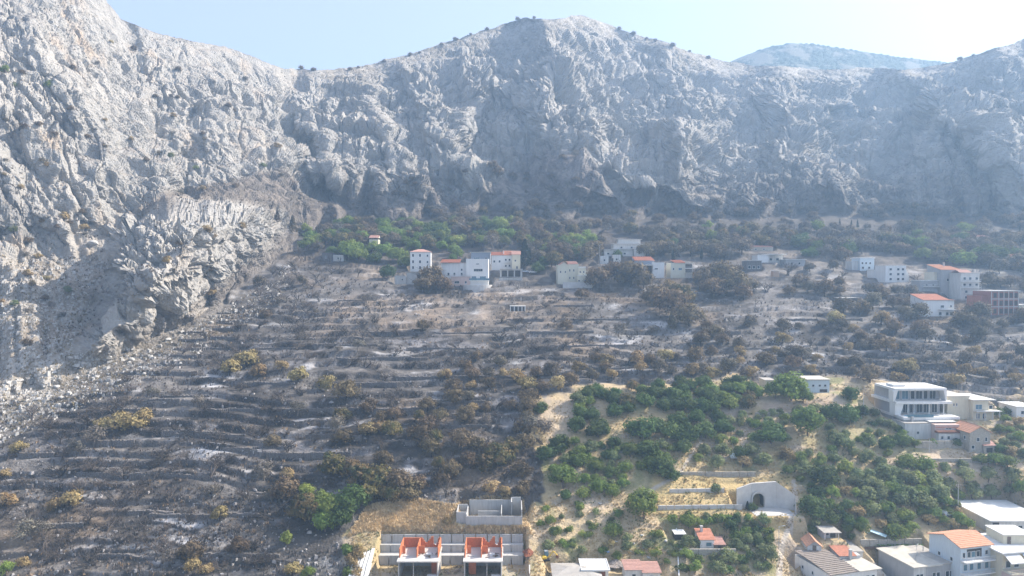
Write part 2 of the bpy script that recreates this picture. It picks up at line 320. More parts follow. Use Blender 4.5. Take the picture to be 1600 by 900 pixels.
for k, (x0, x1, yb, yt, dep, yaw) in SITES.items():
    p = hit((x0 + x1) / 2, yb); q = mpp(p); ww = (x1 - x0) * q; hh = (yb - yt) * q * 1.02
    PLACE[k] = (p, ww, hh, dep, R(yaw), q)
for k, (p, ww, hh, dep, yaw, q) in PLACE.items():
    if k in ('roof_hut', 'tunnel'): continue
    pad(p.x - math.sin(yaw) * dep / 2, p.y + math.cos(yaw) * dep / 2, ww / 2, dep / 2, yaw, p.z - .1, 1.0, 2.5)
# excavated yards: the walled building plot of the two unfinished houses, and the court before the tunnel
pA = PLACE['skeleton_a'][0]; YARD_Z = pA.z - .15
a0, a1 = W(568, 900, 167), W(830, 900, 167)
pad((a0[0] + a1[0]) / 2 + .5, pA.y + 3.4, (a1[0] - a0[0]) / 2 - 2.0, 10.8, 0, YARD_Z, 0, 1.0)
pT = PLACE['tunnel'][0]; pad(pT.x, pT.y + .6, 7.5, 4.4, 0, pT.z - .05, .6, 1.0)
KEEP = [(622, 830, 784, 930), (565, 830, 818, 900), (712, 792, 817, 822), (862, 885, 940, 915), (907, 873, 952, 905), (975, 876, 1032, 910), (1092, 829, 1134, 862), (1054, 833, 1072, 845), (1226, 852, 1382, 920), (1255, 841, 1284, 865), (1290, 850, 1346, 880), (1286, 827, 1312, 845),
        (1370, 852, 1500, 920), (1443, 828, 1556, 925), (1530, 822, 1600, 925), (1515, 788, 1600, 825), (1380, 598, 1478, 652), (1476, 618, 1556, 652), (1420, 652, 1500, 686), (1500, 660, 1558, 708), (1256, 591, 1297, 612), (1155, 748, 1244, 802),
        (640, 392, 673, 425), (684, 403, 780, 462), (733, 392, 813, 425), (780, 418, 816, 434), (868, 410, 928, 448), (942, 370, 1010, 402), (936, 396, 972, 412), (985, 403, 1040, 436), (1045, 408, 1084, 434), (1165, 394, 1260, 424), (1328, 400, 1425, 442), (1437, 436, 1473, 455),
        (1467, 418, 1532, 472), (1440, 466, 1493, 494), (1540, 452, 1594, 494), (1206, 422, 1218, 433), (796, 477, 822, 487), (1038, 760, 1162, 800), (1348, 838, 1430, 856), (1206, 755, 1262, 900), (1430, 700, 1530, 720)]
# ------------------------------------------------------------------ materials
def new_mat(name):
    m = bpy.data.materials.new(name); m.use_nodes = True
    n = m.node_tree.nodes; b = n['Principled BSDF']; b.inputs['Roughness'].default_value = .9
    b.inputs['Specular IOR Level'].default_value = .25
    return m, n, m.node_tree.links, b
def ground_mat(name, scale, rough_bump, var):
    m, n, l, b = new_mat(name)
    at = n.new('ShaderNodeAttribute'); at.attribute_name = 'cover'
    tc = n.new('ShaderNodeNewGeometry')
    t1 = n.new('ShaderNodeTexNoise'); t1.inputs['Scale'].default_value = scale; t1.inputs['Detail'].default_value = 6; t1.inputs['Roughness'].default_value = .7
    l.new(tc.outputs['Position'], t1.inputs['Vector'])
    mr = n.new('ShaderNodeMapRange'); mr.inputs[1].default_value = .3; mr.inputs[2].default_value = .7; mr.inputs[3].default_value = 1 - var; mr.inputs[4].default_value = 1 + var
    l.new(t1.outputs[0], mr.inputs[0])
    vm = n.new('ShaderNodeVectorMath'); vm.operation = 'SCALE'; l.new(at.outputs['Color'], vm.inputs[0]); l.new(mr.outputs[0], vm.inputs['Scale'])
    l.new(vm.outputs[0], b.inputs['Base Color'])
    t2 = n.new('ShaderNodeTexNoise'); t2.inputs['Scale'].default_value = scale * 1.7; t2.inputs['Detail'].default_value = 5; l.new(tc.outputs['Position'], t2.inputs['Vector'])
    bp = n.new('ShaderNodeBump'); bp.inputs['Strength'].default_value = 1; bp.inputs['Distance'].default_value = rough_bump
    l.new(t2.outputs[0], bp.inputs['Height']); l.new(bp.outputs[0], b.inputs['Normal'])
    return m
def plain(name, c, rough=.85, var=.12, scale=1.2, bump=0.0, objvar=0.0, metal=0.0, streak=False):
    m, n, l, b = new_mat(name); b.inputs['Roughness'].default_value = rough; b.inputs['Metallic'].default_value = metal
    tc = n.new('ShaderNodeTexCoord'); t = n.new('ShaderNodeTexNoise'); t.inputs['Scale'].default_value = scale; t.inputs['Detail'].default_value = 5; t.inputs['Roughness'].default_value = .65
    src = tc.outputs['Object']
    if streak:
        mp = n.new('ShaderNodeMapping'); mp.inputs['Scale'].default_value = (2.5, 2.5, .35); l.new(src, mp.inputs[0]); src = mp.outputs[0]
    l.new(src, t.inputs['Vector'])
    mr = n.new('ShaderNodeMapRange'); mr.inputs[1].default_value = .32; mr.inputs[2].default_value = .68; mr.inputs[3].default_value = 1 - var; mr.inputs[4].default_value = 1 + var
    l.new(t.outputs[0], mr.inputs[0]); k = mr.outputs[0]
    if objvar:
        oi = n.new('ShaderNodeObjectInfo'); m2 = n.new('ShaderNodeMapRange'); m2.inputs[3].default_value = 1 - objvar; m2.inputs[4].default_value = 1 + objvar
        l.new(oi.outputs['Random'], m2.inputs[0]); mu = n.new('ShaderNodeMath'); mu.operation = 'MULTIPLY'; l.new(k, mu.inputs[0]); l.new(m2.outputs[0], mu.inputs[1]); k = mu.outputs[0]
    vm = n.new('ShaderNodeVectorMath'); vm.operation = 'SCALE'; vm.inputs[0].default_value = c; l.new(k, vm.inputs['Scale']); l.new(vm.outputs[0], b.inputs['Base Color'])
    if bump:
        bp = n.new('ShaderNodeBump'); bp.inputs['Distance'].default_value = bump; l.new(t.outputs[0], bp.inputs['Height']); l.new(bp.outputs[0], b.inputs['Normal'])
    return m
def leaf(name, c1, c2, trans=.3, ov=.25):
    """foliage: two leaf tones from noise, a little light through the leaf, each plant a bit lighter or darker"""
    m, n, l, b = new_mat(name); b.inputs['Roughness'].default_value = .7; b.inputs['Specular IOR Level'].default_value = .2
    tc = n.new('ShaderNodeNewGeometry'); t = n.new('ShaderNodeTexNoise'); t.inputs['Scale'].default_value = .55; t.inputs['Detail'].default_value = 4
    l.new(tc.outputs['Position'], t.inputs['Vector'])
    cr = n.new('ShaderNodeValToRGB'); cr.color_ramp.elements[0].position = .36; cr.color_ramp.elements[1].position = .64
    cr.color_ramp.elements[0].color = (*c1, 1); cr.color_ramp.elements[1].color = (*c2, 1); l.new(t.outputs[0], cr.inputs[0])
    oi = n.new('ShaderNodeObjectInfo'); m2 = n.new('ShaderNodeMapRange'); m2.inputs[3].default_value = 1 - ov; m2.inputs[4].default_value = 1 + ov; l.new(oi.outputs['Random'], m2.inputs[0])
    hs = n.new('ShaderNodeHueSaturation'); m3 = n.new('ShaderNodeMath'); m3.operation = 'MULTIPLY_ADD'; m3.inputs[1].default_value = .035; m3.inputs[2].default_value = .492; mf = n.new('ShaderNodeMath'); mf.operation = 'FRACT'; mq = n.new('ShaderNodeMath'); mq.operation = 'MULTIPLY'; mq.inputs[1].default_value = 7.3
    l.new(oi.outputs['Random'], mq.inputs[0]); l.new(mq.outputs[0], mf.inputs[0]); l.new(mf.outputs[0], m3.inputs[0]); l.new(m3.outputs[0], hs.inputs['Hue']); l.new(cr.outputs[0], hs.inputs['Color'])
    vm = n.new('ShaderNodeVectorMath'); vm.operation = 'SCALE'; l.new(hs.outputs[0], vm.inputs[0]); l.new(m2.outputs[0], vm.inputs['Scale']); l.new(vm.outputs[0], b.inputs['Base Color'])
    tr = n.new('ShaderNodeBsdfTranslucent'); l.new(vm.outputs[0], tr.inputs[0])
    mx = n.new('ShaderNodeMixShader'); mx.inputs[0].default_value = trans; l.new(b.outputs[0], mx.inputs[1]); l.new(tr.outputs[0], mx.inputs[2])
    l.new(mx.outputs[0], n['Material Output'].inputs[0])
    return m
# ------------------------------------------------------------------ ground cover colours (what the ground is made of, not how it is lit)
NX, NY, NZ = normals()
xf, yf, zf = X.astype(np.float32), Y.astype(np.float32), Z.astype(np.float32)
def mix(a, b, k): return a * (1 - k[..., None]) + b * k[..., None]
def C(*c): return np.array(c, float)
n1 = fbm(xf / 30, yf / 30, zf / 30, 4, 200); n2 = fbm(xf / 6, yf / 6, zf / 6, 3, 205); n3 = fbm(xf / 14, yf / 5, zf / 3, 3, 210)
n4 = vnoise(xf / 1.6, yf / 1.6, zf / 1.6, 215)
one = np.ones(X.shape + (3,))
rock = one * C(.33, .312, .285)
rock = mix(rock, one * C(.385, .36, .325), sstep(-.1, .5, n1 + .5 * n2))
rock = mix(rock, one * C(.20, .19, .18), sstep(.15, .6, fbm(xf / 9, yf / 9, zf / 26, 3, 220)) * .8)
rock = mix(rock, one * C(.50, .36, .23), sstep(.18, .6, fbm(xf / 12 + 40, yf / 12, zf / 30, 3, 225)) * sstep(700, 200, PXg + 0.0) * .45)
soil = mix(one * C(.17, .135, .11), one * C(.30, .25, .20), sstep(-.3, .4, n2))
flat = sstep(.62, .86, NZ + .12 * n2 + .08 * n4)
rock = mix(rock, soil, flat * (.6 - .12 * sstep(420, 560, yf)))
scree = screem
rock = mix(rock, mix(one * C(.13, .105, .095), one * C(.25, .21, .185), sstep(-.2, .5, n2 + .5 * n4)), scree * .85)
sc2 = sstep(-6, 14, polysdf(PXg, PYg, [(220, 318), (330, 285), (430, 262), (560, 330), (600, 352), (460, 350), (430, 318), (300, 306)]) + 14 * n1)
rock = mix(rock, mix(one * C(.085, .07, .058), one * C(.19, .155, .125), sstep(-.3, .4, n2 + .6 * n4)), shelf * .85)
rock = mix(rock, mix(one * C(.26, .215, .165), one * C(.40, .36, .31), sstep(-.3, .35, n2 + .7 * n4)), slope2 * .8)
rock = mix(rock, one * C(.385, .365, .335) * (1 + .2 * n2[..., None]), sstep(0, 10, s_crag(PXg, PYg)) * .55)
footb = sstep(np.where(PXg > 480, 95, 60), 0, foot[None, :] - PYg + 34 * n1 + 14 * n2) * np.where(PXg > 480, 1.15, 1.0)
rock = mix(rock, mix(one * C(.10, .083, .071), one * C(.195, .165, .138), sstep(-.3, .3, n2 + .8 * n4)), (footb * .95).clip(0, 1) * (1 - slope2))
ls = np.clip(leftscree, 0, 1) * (rowi < ROCK0 + 30)
rock = mix(rock, mix(one * C(.30, .26, .205), one * C(.42, .39, .35), sstep(-.25, .35, n2 + .6 * n4)), ls * .75)
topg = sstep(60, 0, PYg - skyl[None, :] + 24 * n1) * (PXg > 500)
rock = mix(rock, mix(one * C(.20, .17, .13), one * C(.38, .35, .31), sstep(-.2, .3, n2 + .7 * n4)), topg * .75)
burn = mix(one * C(.062, .055, .050), one * C(.150, .135, .122), sstep(-.35, .45, n1 + .8 * n2))
burn = mix(burn, one * C(.22, .205, .20), sstep(.12, .5, n3 + .25 * n4) * .8)
ash = sstep(.24, .70, fbm(xf / 15, yf / 7, zf * 0, 4, 230) + .25 * n3 + .06 * n4) * sstep(.55, .9, NZ)
burn = mix(burn, one * C(.44, .43, .43), ash * .9)
burn = mix(burn, one * C(.21, .155, .105), sstep(.1, .6, fbm(xf / 20 + 5, yf / 20, zf * 0, 3, 235)) * .65)
upper = sstep(470, 380, PYg + 25 * n1) * sstep(420, 640, PXg)
burn = mix(burn, mix(one * C(.10, .082, .068), one * C(.18, .15, .12), sstep(-.2, .4, n2)), upper * .6)
tan = sstep(-6, 14, polysdf(PXg, PYg, [(500, 470), (590, 455), (800, 440), (960, 455), (900, 480), (640, 520), (505, 525)]) + 16 * n1)
burn = mix(burn, one * C(.30, .22, .15), tan * .45 * sstep(-.3, .3, n2))
gr = mix(one * C(.43, .33, .18), one * C(.50, .385, .235), sstep(-.3, .3, n1))
gr = mix(gr, one * C(.42, .335, .245), sstep(0, .5, n2 + .6 * fbm(xf / 25 + 3, yf / 25, zf * 0, 3, 240)))
gr = mix(gr, one * C(.22, .22, .09), sstep(.12, .5, fbm(xf / 8 + 30, yf / 8, zf * 0, 4, 245) + .2 * n4) * .8)
for poly, colr, k in [
        ([(838, 640), (905, 620), (890, 700), (960, 790), (900, 800), (858, 720)], C(.47, .37, .26), .8),
        ([(1195, 628), (1300, 622), (1300, 650), (1180, 648)], C(.47, .35, .25), .9), ([(1360, 710), (1530, 700), (1600, 720), (1590, 742), (1400, 740)], C(.50, .39, .28), .7),
        ([(1020, 740), (1250, 742), (1240, 830), (1010, 800)], C(.50, .37, .165), .8), ([(1270, 640), (1450, 640), (1420, 720), (1250, 700)], C(.34, .30, .14), .5),
        ([(545, 838), (580, 795), (640, 780), (705, 792), (760, 775), (820, 785), (830, 835), (570, 835)], C(.60, .45, .26), .9),
        ([(580, 880), (830, 850), (836, 1000), (560, 1000)], C(.40, .34, .27), .7),
        ([(1260, 905), (1370, 880), (1700, 780), (2200, 780), (2200, 1150), (1200, 1150)], C(.33, .32, .30), .85),
        ([(1300, 760), (1400, 740), (1500, 770), (1500, 810), (1300, 830)], C(.36, .29, .17), .6)]:
    gr = mix(gr, one * colr * (1 + .18 * n2[..., None]), sstep(-3, 5, polysdf(PXg, PYg, poly) + 6 * n1) * k)
for pts, wd in [([(1240, 752), (1246, 800), (1222, 850), (1212, 960)], 3.4), ([(1010, 770), (1060, 745), (1085, 700), (1130, 640)], 2)]:
    gr = mix(gr, one * C(.50, .43, .35), sstep(wd + 2, wd - 1, polyline(PXg, PYg, pts) + 1.5 * n2))
burn = burn * (1 + .42 * fbm(xf / 6, yf / 1.8, zf / 1.0, 3, 250) + .22 * n4 + .25 * n2)[..., None].clip(.4, 1.9)
burn = mix(burn, one * C(.075, .062, .051) * (1 + .5 * n2[..., None]), sstep(85, 22, PYg - foot[None, :] + 18 * n1) * (PXg > 480) * .95)
black = sstep(-2, 6, polysdf(PXg, PYg, [(545, 842), (500, 870), (300, 905), (300, 1150), (560, 1150), (556, 900)]) + 5 * n1)
burn = mix(burn, one * C(.115, .108, .100), black * .7)
path = sstep(4.5, 1.5, polyline(PXg, PYg, [(20, 632), (60, 596), (110, 582), (200, 545), (262, 517), (330, 478)]) + 2.5 * n2)
path = path * sstep(-.3, .2, n1 + n2); burn = mix(burn, one * C(.42, .37, .31), path * .6); rock = mix(rock, one * C(.48, .43, .36), path * .5)
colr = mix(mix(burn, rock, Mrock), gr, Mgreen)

def grid_mesh(name, fm, smooth, mat):
    """one sheet of the terrain made of the grid faces picked by fm"""
    idx = np.arange(NR * NCOL).reshape(NR, NCOL)
    q = np.stack([idx[:-1, :-1], idx[:-1, 1:], idx[1:, 1:], idx[1:, :-1]], -1)[fm]
    vid, inv = np.unique(q.ravel(), return_inverse=True)
    me = bpy.data.meshes.new(name)
    me.vertices.add(len(vid)); me.loops.add(len(inv)); me.polygons.add(len(q))
    co = np.stack([X.ravel()[vid], Y.ravel()[vid], Z.ravel()[vid]], -1).astype(np.float32)
    me.vertices.foreach_set('co', co.ravel()); me.loops.foreach_set('vertex_index', inv.astype(np.int32).ravel())
    me.polygons.foreach_set('loop_start', np.arange(0, len(inv), 4, dtype=np.int32))
    me.update(); me.validate()
    a = me.color_attributes.new('cover', 'FLOAT_COLOR', 'POINT')
    cc = np.ones((len(vid), 4), np.float32); cc[:, :3] = colr.reshape(-1, 3)[vid]
    a.data.foreach_set('color', cc.ravel())
    me.polygons.foreach_set('use_smooth', np.full(len(q), smooth))
    me.materials.append(mat)
    o = bpy.data.objects.new(name, me); COL.objects.link(o); o['kind'] = 'structure'
    return o
# ------------------------------------------------------------------ terrain meshes
M_rock = ground_mat('limestone', .55, 1.3, .16); M_burn = ground_mat('burned_ground', .9, .45, .22); M_dry = ground_mat('dry_ground', 1.1, .35, .18)
fr = (Mrock[:-1, :-1] + Mrock[1:, 1:]) / 2 > .5; fg = (Mgreen[:-1, :-1] + Mgreen[1:, 1:]) / 2 > .5
grid_mesh('rocky_mountain', fr, False, M_rock)
grid_mesh('burned_hillside', ~fr & ~fg, True, M_burn)
grid_mesh('dry_grass_slope', fg & ~fr, True, M_dry)
# the wooded hill beyond the saddle
hp = np.array([(1040, 128), (1100, 112), (1140, 97), (1165, 86), (1200, 73), (1235, 67), (1275, 69), (1330, 77), (1400, 88), (1470, 96), (1520, 100), (1600, 110)], float)
hx = np.arange(1040, 1601, 2.0); NH = 90
sk = np.interp(hx, hp[:, 0], hp[:, 1]); PXh = np.broadcast_to(hx, (NH + 8, len(hx))).astype(float)
tt = np.linspace(0, 1, NH)[:, None]; PYh = 170 + (sk[None] - 170) * tt; Dh = 900 + 200 * tt + 0 * PYh
PYh = np.concatenate([PYh, np.broadcast_to(PYh[-1], (8, len(hx)))]); Dh = np.concatenate([Dh, Dh[-1] + np.arange(1, 9)[:, None] * 25])
hX, hY, hZ = W(PXh, PYh, Dh); kz = np.maximum(np.arange(NH + 8) - NH + 1, 0)[:, None]; hZ = hZ - kz * 3.0 - kz ** 2 * 2.0
hf, he = facets(hX.astype(np.float32) / 8, hY.astype(np.float32) / 8, hZ.astype(np.float32) / 8, 300, .3)
hZ = hZ + (2.4 * sstep(0, .5, he) - 1.2) * sstep(-.35, .1, fbm(hX / 30, hY / 30, hZ / 30, 3, 305)) + 4 * fbm(hX / 60, hY / 60, hZ / 60, 3, 309) * sstep(NH * 1.0, NH * .6, np.arange(NH + 8)[:, None])
sv = (X, Y, Z, NR, NCOL, colr)
X, Y, Z = hX, hY, hZ; NR, NCOL = X.shape
woods = sstep(-.25, .1, fbm(hX / 30, hY / 30, hZ / 30, 3, 305) + .25 * vnoise(hX / 5, hY / 5, hZ / 5, 3))
colr = mix(np.ones(X.shape + (3,)) * C(.17, .155, .115), np.ones(X.shape + (3,)) * C(.032, .048, .02), woods)
grid_mesh('distant_wooded_hill', np.ones((NR - 1, NCOL - 1), bool), False, M_rock)
X, Y, Z, NR, NCOL, colr = sv
# one flat sheet under everything, out to the horizon
GZ = CAMZ - KLOW - 4.0
me = bpy.data.meshes.new('plain_ground')
me.from_pydata([(-1500, -1400, GZ), (1500, -1400, GZ), (1500, 1560, GZ), (-1500, 1560, GZ)], [], [(0, 1, 2, 3)])
me.materials.append(plain('plain_soil', (.22, .19, .14), scale=.02)); o = bpy.data.objects.new('plain_ground', me); COL.objects.link(o); o['kind'] = 'structure'
# ------------------------------------------------------------------ plants: mesh makers
def np_mesh(name, co, faces, mat, smooth=False):
    me = bpy.data.meshes.new(name); k = faces.shape[1]
    me.vertices.add(len(co)); me.loops.add(faces.size); me.polygons.add(len(faces))
    me.vertices.foreach_set('co', co.astype(np.float32).ravel()); me.loops.foreach_set('vertex_index', faces.astype(np.int32).ravel())
    me.polygons.foreach_set('loop_start', np.arange(0, faces.size, k, dtype=np.int32)); me.polygons.foreach_set('use_smooth', np.full(len(faces), smooth))
    me.update(calc_edges=True); me.materials.append(mat)
    return me
def leaves(cen, size, r, flat=.0, nrm=None):
    """one small bent leaf-spray quad at each centre"""
    n = len(cen); a = r.normal(size=(n, 3))
    if nrm is not None:
        q = nrm + .42 * r.normal(size=(n, 3)); q /= np.linalg.norm(q, axis=1)[:, None]; a -= q * (a * q).sum(1)[:, None]; a /= np.linalg.norm(a, axis=1)[:, None]; b = np.cross(q, a)
        s = size * r.uniform(.6, 1.4, (n, 1)); co = np.stack([cen - a * s, cen - b * s * .6, cen + a * s, cen + b * s * .6], 1).reshape(-1, 3); return co, np.arange(4 * n).reshape(n, 4)
    a /= np.linalg.norm(a, axis=1)[:, None]
    b = r.normal(size=(n, 3)); b[:, 2] *= (1 - flat); b -= a * (a * b).sum(1)[:, None]; b /= np.linalg.norm(b, axis=1)[:, None] + 1e-6
    s = size * r.uniform(.6, 1.4, (n, 1)); c = np.cross(a, b)
    co = np.stack([cen - a * s, cen + b * s * .6 + c * s * .25, cen + a * s, cen - b * s * .6], 1).reshape(-1, 3)
    return co, np.arange(4 * n).reshape(n, 4)
def clumpy(r, n_clump, per, rx, rz, zc, lobes=.55, csize=.42, taper=0.0, under=.75):
    """points on the outside of many leaf clumps spread through a crown's volume"""
    d = r.normal(size=(n_clump, 3)); d /= np.linalg.norm(d, axis=1)[:, None]; d[:, 2] = np.where(d[:, 2] < -under, -d[:, 2] * .6, d[:, 2]) * np.where(d[:, 2] < 0, .85, 1)
    rad = r.uniform(lobes, 1.0, n_clump)[:, None] ** .7
    cc = d * rad * np.array([rx, rx, rz]) * .72; cc[:, :2] *= (1 - taper * (cc[:, 2:] / rz + .3).clip(0, 1))
    out = []; nr = []
    for c in cc:
        cr = rx * csize * r.uniform(.65, 1.25)
        p = r.normal(size=(per, 3)); p /= np.linalg.norm(p, axis=1)[:, None]
        nr.append(p * .8 + c / (np.linalg.norm(c) + .3) * .6); out.append(c + p * cr * r.uniform(.55, 1.05, (per, 1)) * np.array([1, 1, .8]))
    p = np.concatenate(out); p[:, 2] += zc
    return p, cc + np.array([0, 0, zc]), np.concatenate(nr)
def tube_segs(segs, sides=4):
    """segs: (p0, p1, r0, r1) -> open tapered tubes"""
    co, fc = [], []
    for p0, p1, r0, r1 in segs:
        p0, p1 = np.array(p0, float), np.array(p1, float); d = p1 - p0; L = np.linalg.norm(d) + 1e-9; d /= L
        u = np.cross(d, [0, 0, 1.0]) if abs(d[2]) < .95 else np.cross(d, [1.0, 0, 0]); u /= np.linalg.norm(u); v = np.cross(d, u)
        b = len(co)
        for p, rr in ((p0, r0), (p1, r1)):
            for i in range(sides):
                t = 2 * math.pi * i / sides; co.append(p + rr * (math.cos(t) * u + math.sin(t) * v))
        for i in range(sides): fc.append((b + i, b + (i + 1) % sides, b + sides + (i + 1) % sides, b + sides + i))
    return np.array(co), np.array(fc)
def limbs(r, zc, targets, r0, n=6, lean=.12):
    segs = []; p = np.array([0, 0, -.5]); top = np.array([r.normal() * lean, r.normal() * lean, zc * .55])
    mid = (p + top) / 2 + r.normal(size=3) * .08; segs += [(p, mid, r0, r0 * .85), (mid, top, r0 * .85, r0 * .7)]
    for t in targets[r.permutation(len(targets))[:n]]:
        m = (top + t) / 2 + np.array([0, 0, -.1]) + r.normal(size=3) * .12; segs += [(top, m, r0 * .5, r0 * .3), (m, t, r0 * .3, r0 * .08)]
    return segs
def bare_segs(r, H, depth=4, stems=4, spread=.7, r0=.07):
    segs = []
    def grow(p, d, L, rad, k):
        q = p + d * L; segs.append((p, q, rad, rad * .62))
        if k == 0: return
        for _ in range(r.integers(2, 4)):
            nd = d + r.normal(size=3) * spread * .75; nd[2] = abs(nd[2]) * .6 + .18; nd /= np.linalg.norm(nd)
            grow(p + d * L * r.uniform(.55, 1), nd, L * r.uniform(.6, .85), rad * .6, k - 1)
    for _ in range(stems):
        d = np.array([r.normal() * spread * .55, r.normal() * spread * .55, 1.0]); d /= np.linalg.norm(d)
        grow(np.array([r.normal() * .15, r.normal() * .15, -.3]), d, H * .33, r0, depth)
    return segs
L_dark = leaf('dark_green_leaves', (.055, .092, .026), (.125, .175, .048), .38); L_mid = leaf('green_leaves', (.11, .16, .036), (.235, .285, .065), .42)
L_olive = leaf('olive_leaves', (.14, .17, .068), (.29, .31, .14), .38); L_lime = leaf('yellow_green_leaves', (.17, .21, .045), (.30, .34, .08), .4)
L_brown = leaf('scorched_brown_leaves', (.10, .072, .046), (.23, .165, .098)); L_ochre = leaf('scorched_ochre_leaves', (.23, .155, .07), (.42, .31, .15), .2)
L_half = leaf('half_scorched_leaves', (.065, .08, .03), (.25, .165, .075)); L_grey = leaf('ashen_leaves', (.12, .105, .085), (.24, .205, .165), .15)
L_cyp = leaf('cypress_leaves', (.018, .032, .020), (.034, .052, .030)); L_dull = leaf('dull_brown_leaves', (.10, .082, .058), (.20, .16, .11), .2)  # the last one is a dull brown leaf tone
B_char = plain('charred_bark', (.060, .052, .048), objvar=.3); B_twig = plain('burnt_twigs', (.10, .082, .070), objvar=.35); B_bark = plain('bark', (.16, .12, .09)); B_ash = plain('ashen_twigs', (.17, .145, .125), objvar=.25)
PROTO = {}
def proto(key, kind, name, variants): PROTO[key] = (kind, name, variants)
def crown_tree(key, name, matl, bark, nv, rx, rz, zc, ncl, per, ls, r0=.16, lobes=.5, csize=.42, taper=0., extra=None):
    vs = []
    for i in range(nv):
        r = np.random.default_rng(abs(hash(key)) % 1000 * 0 + sum(map(ord, key)) * 7 + i)
        k = r.uniform(.88, 1.12); p, cc, nr = clumpy(r, ncl, int(per * 1.7), rx * k, rz / k, zc, lobes, csize, taper)
        co, f = leaves(p, ls * .78, r, nrm=nr); cm = np_mesh('crown', co, f, matl)
        sg_ = limbs(r, zc, cc, r0)
        if extra:
            for t in cc: sg_ += [(t, t + r.normal(size=3) * extra, .035, .012) for _ in range(3)]
        tco, tf = tube_segs(sg_, 5); vs.append((cm, np_mesh('trunk', tco, tf, bark, True)))
    PROTO[key] = (name, vs, zc + rz)
#           key      name               leaves  bark   n  rx   rz   zc  clumps per leaf
crown_tree('dark', 'evergreen_tree', L_dark, B_bark, 5, 2.6, 2.0, 1.75, 24, 52, .30)
crown_tree('mid', 'leafy_tree', L_mid, B_bark, 4, 2.5, 2.3, 2.0, 22, 50, .29)
crown_tree('olive', 'olive_tree', L_olive, B_bark, 4, 2.3, 1.7, 1.6, 18, 46, .27)
crown_tree('lime', 'leafy_tree', L_lime, B_bark, 3, 2.3, 2.2, 1.9, 18, 46, .28)
crown_tree('brown', 'scorched_tree', L_brown, B_char, 5, 2.6, 2.0, 1.9, 20, 40, .26, extra=.9)
crown_tree('ochre', 'scorched_tree', L_ochre, B_char, 4, 2.3, 1.8, 1.6, 16, 40, .26, extra=.7)
crown_tree('half', 'scorched_tree', L_half, B_char, 4, 2.6, 2.1, 2.0, 20, 48, .28, extra=.6)
crown_tree('dull', 'scorched_tree', L_dull, B_char, 5, 2.8, 2.1, 2.2, 20, 40, .28, extra=1.0)
crown_tree('ashen', 'scorched_tree', L_grey, B_ash, 4, 2.4, 1.9, 2.2, 16, 26, .22, extra=1.1)
crown_tree('poplar', 'leafy_tree', L_mid, B_bark, 2, 2.7, 3.0, 2.8, 34, 60, .28, csize=.38)
def cypress(key, name, matl, rx, H, nv, ls, spread=0.):
    vs = []
    for i in range(nv):
        r = np.random.default_rng(500 + i + len(key)); n = 1500
        t = r.uniform(0, 1, n) ** .8; prof = np.sin(np.clip(t, 0, 1) ** .55 * math.pi) * .9 + .1 * (1 - t) if not spread else (1 - t) ** .8
        a = r.uniform(0, 2 * math.pi, n); rr = rx * prof * r.uniform(.7, 1.05, n) * (1 + .25 * np.sin(a * 3 + t * 20))
        co, f = leaves(np.stack([rr * np.cos(a), rr * np.sin(a), .5 + t * (H - .5)], 1), ls, r)
        tc, tf = tube_segs([((0, 0, -.5), (0, 0, H * .5), .16, .10), ((0, 0, H * .5), (0, 0, H * .95), .10, .03)], 5)
        vs.append((np_mesh('crown', co, f, matl), np_mesh('trunk', tc, tf, B_bark, True)))
    PROTO[key] = (name, vs, H)
cypress('cypress', 'cypress_tree', L_cyp, .95, 9.0, 3, .26); cypress('conifer', 'conifer_tree', L_cyp, 2.4, 9.0, 2, .34, 1.); cypress('charpine', 'charred_pine', L_brown, 2.0, 8.0, 2, .26, 1.)
# charred trees without leaves
def bare(key, name, mat, nv, H, depth, stems, spread, r0, whole):
    vs = []
    for i in range(nv):
        r = np.random.default_rng(900 + sum(map(ord, key)) + i); sg_ = bare_segs(r, H, depth, stems, spread, r0)
        thick = [s_ for s_ in sg_ if s_[2] > r0 * .45]; thin = [s_ for s_ in sg_ if s_[2] <= r0 * .45]
        if whole:
            co, f = tube_segs(sg_, 3); vs.append((np_mesh(name, co, f, mat),))
        else:
            co, f = tube_segs(thin, 3); c2, f2 = tube_segs(thick, 5); vs.append((np_mesh('branches', co, f, mat), np_mesh('trunk', c2, f2, mat, True)))
    PROTO[key] = (name, vs, H)
bare('bare', 'bare_charred_tree', B_char, 5, 5.0, 5, 2, .75, .18, False)
bare('baregrey', 'bare_charred_tree', B_twig, 4, 4.6, 5, 3, .8, .16, False)
bare('twigs', 'charred_shrub', B_twig, 6, 2.2, 4, 8, 1.0, .06, True)
bare('blacktwigs', 'charred_shrub', B_char, 5, 2.0, 3, 7, 1.0, .06, True)
bare('snag', 'dead_snag', B_char, 4, 6.5, 2, 1, .45, .14, True)
def bush(key, name, mat, nv, rx, rz, ncl, per, ls):
    vs = []
    for i in range(nv):
        r = np.random.default_rng(1300 + sum(map(ord, key)) + i); p, cc, nr = clumpy(r, ncl, int(per * 1.6), rx, rz, rz * .55, .4, .45)
        co, f = leaves(p, ls * .75, r, nrm=nr); vs.append((np_mesh(name, co, f, mat),))
    PROTO[key] = (name, vs, rz * 1.5)
bush('bgreen', 'green_shrub', L_mid, 4, 1.3, 1.0, 10, 40, .20); bush('bdark', 'green_shrub', L_dark, 4, 1.4, 1.1, 10, 40, .20); bush('bolive', 'green_shrub', L_olive, 4, 1.3, 1.0, 10, 38, .19)
bush('bochre', 'scorched_shrub', L_ochre, 4, 1.3, 1.0, 9, 34, .19); bush('bbrown', 'scorched_shrub', L_brown, 4, 1.4, 1.0, 10, 34, .19); bush('bash', 'scorched_shrub', L_grey, 4, 1.3, 1.0, 9, 26, .17)
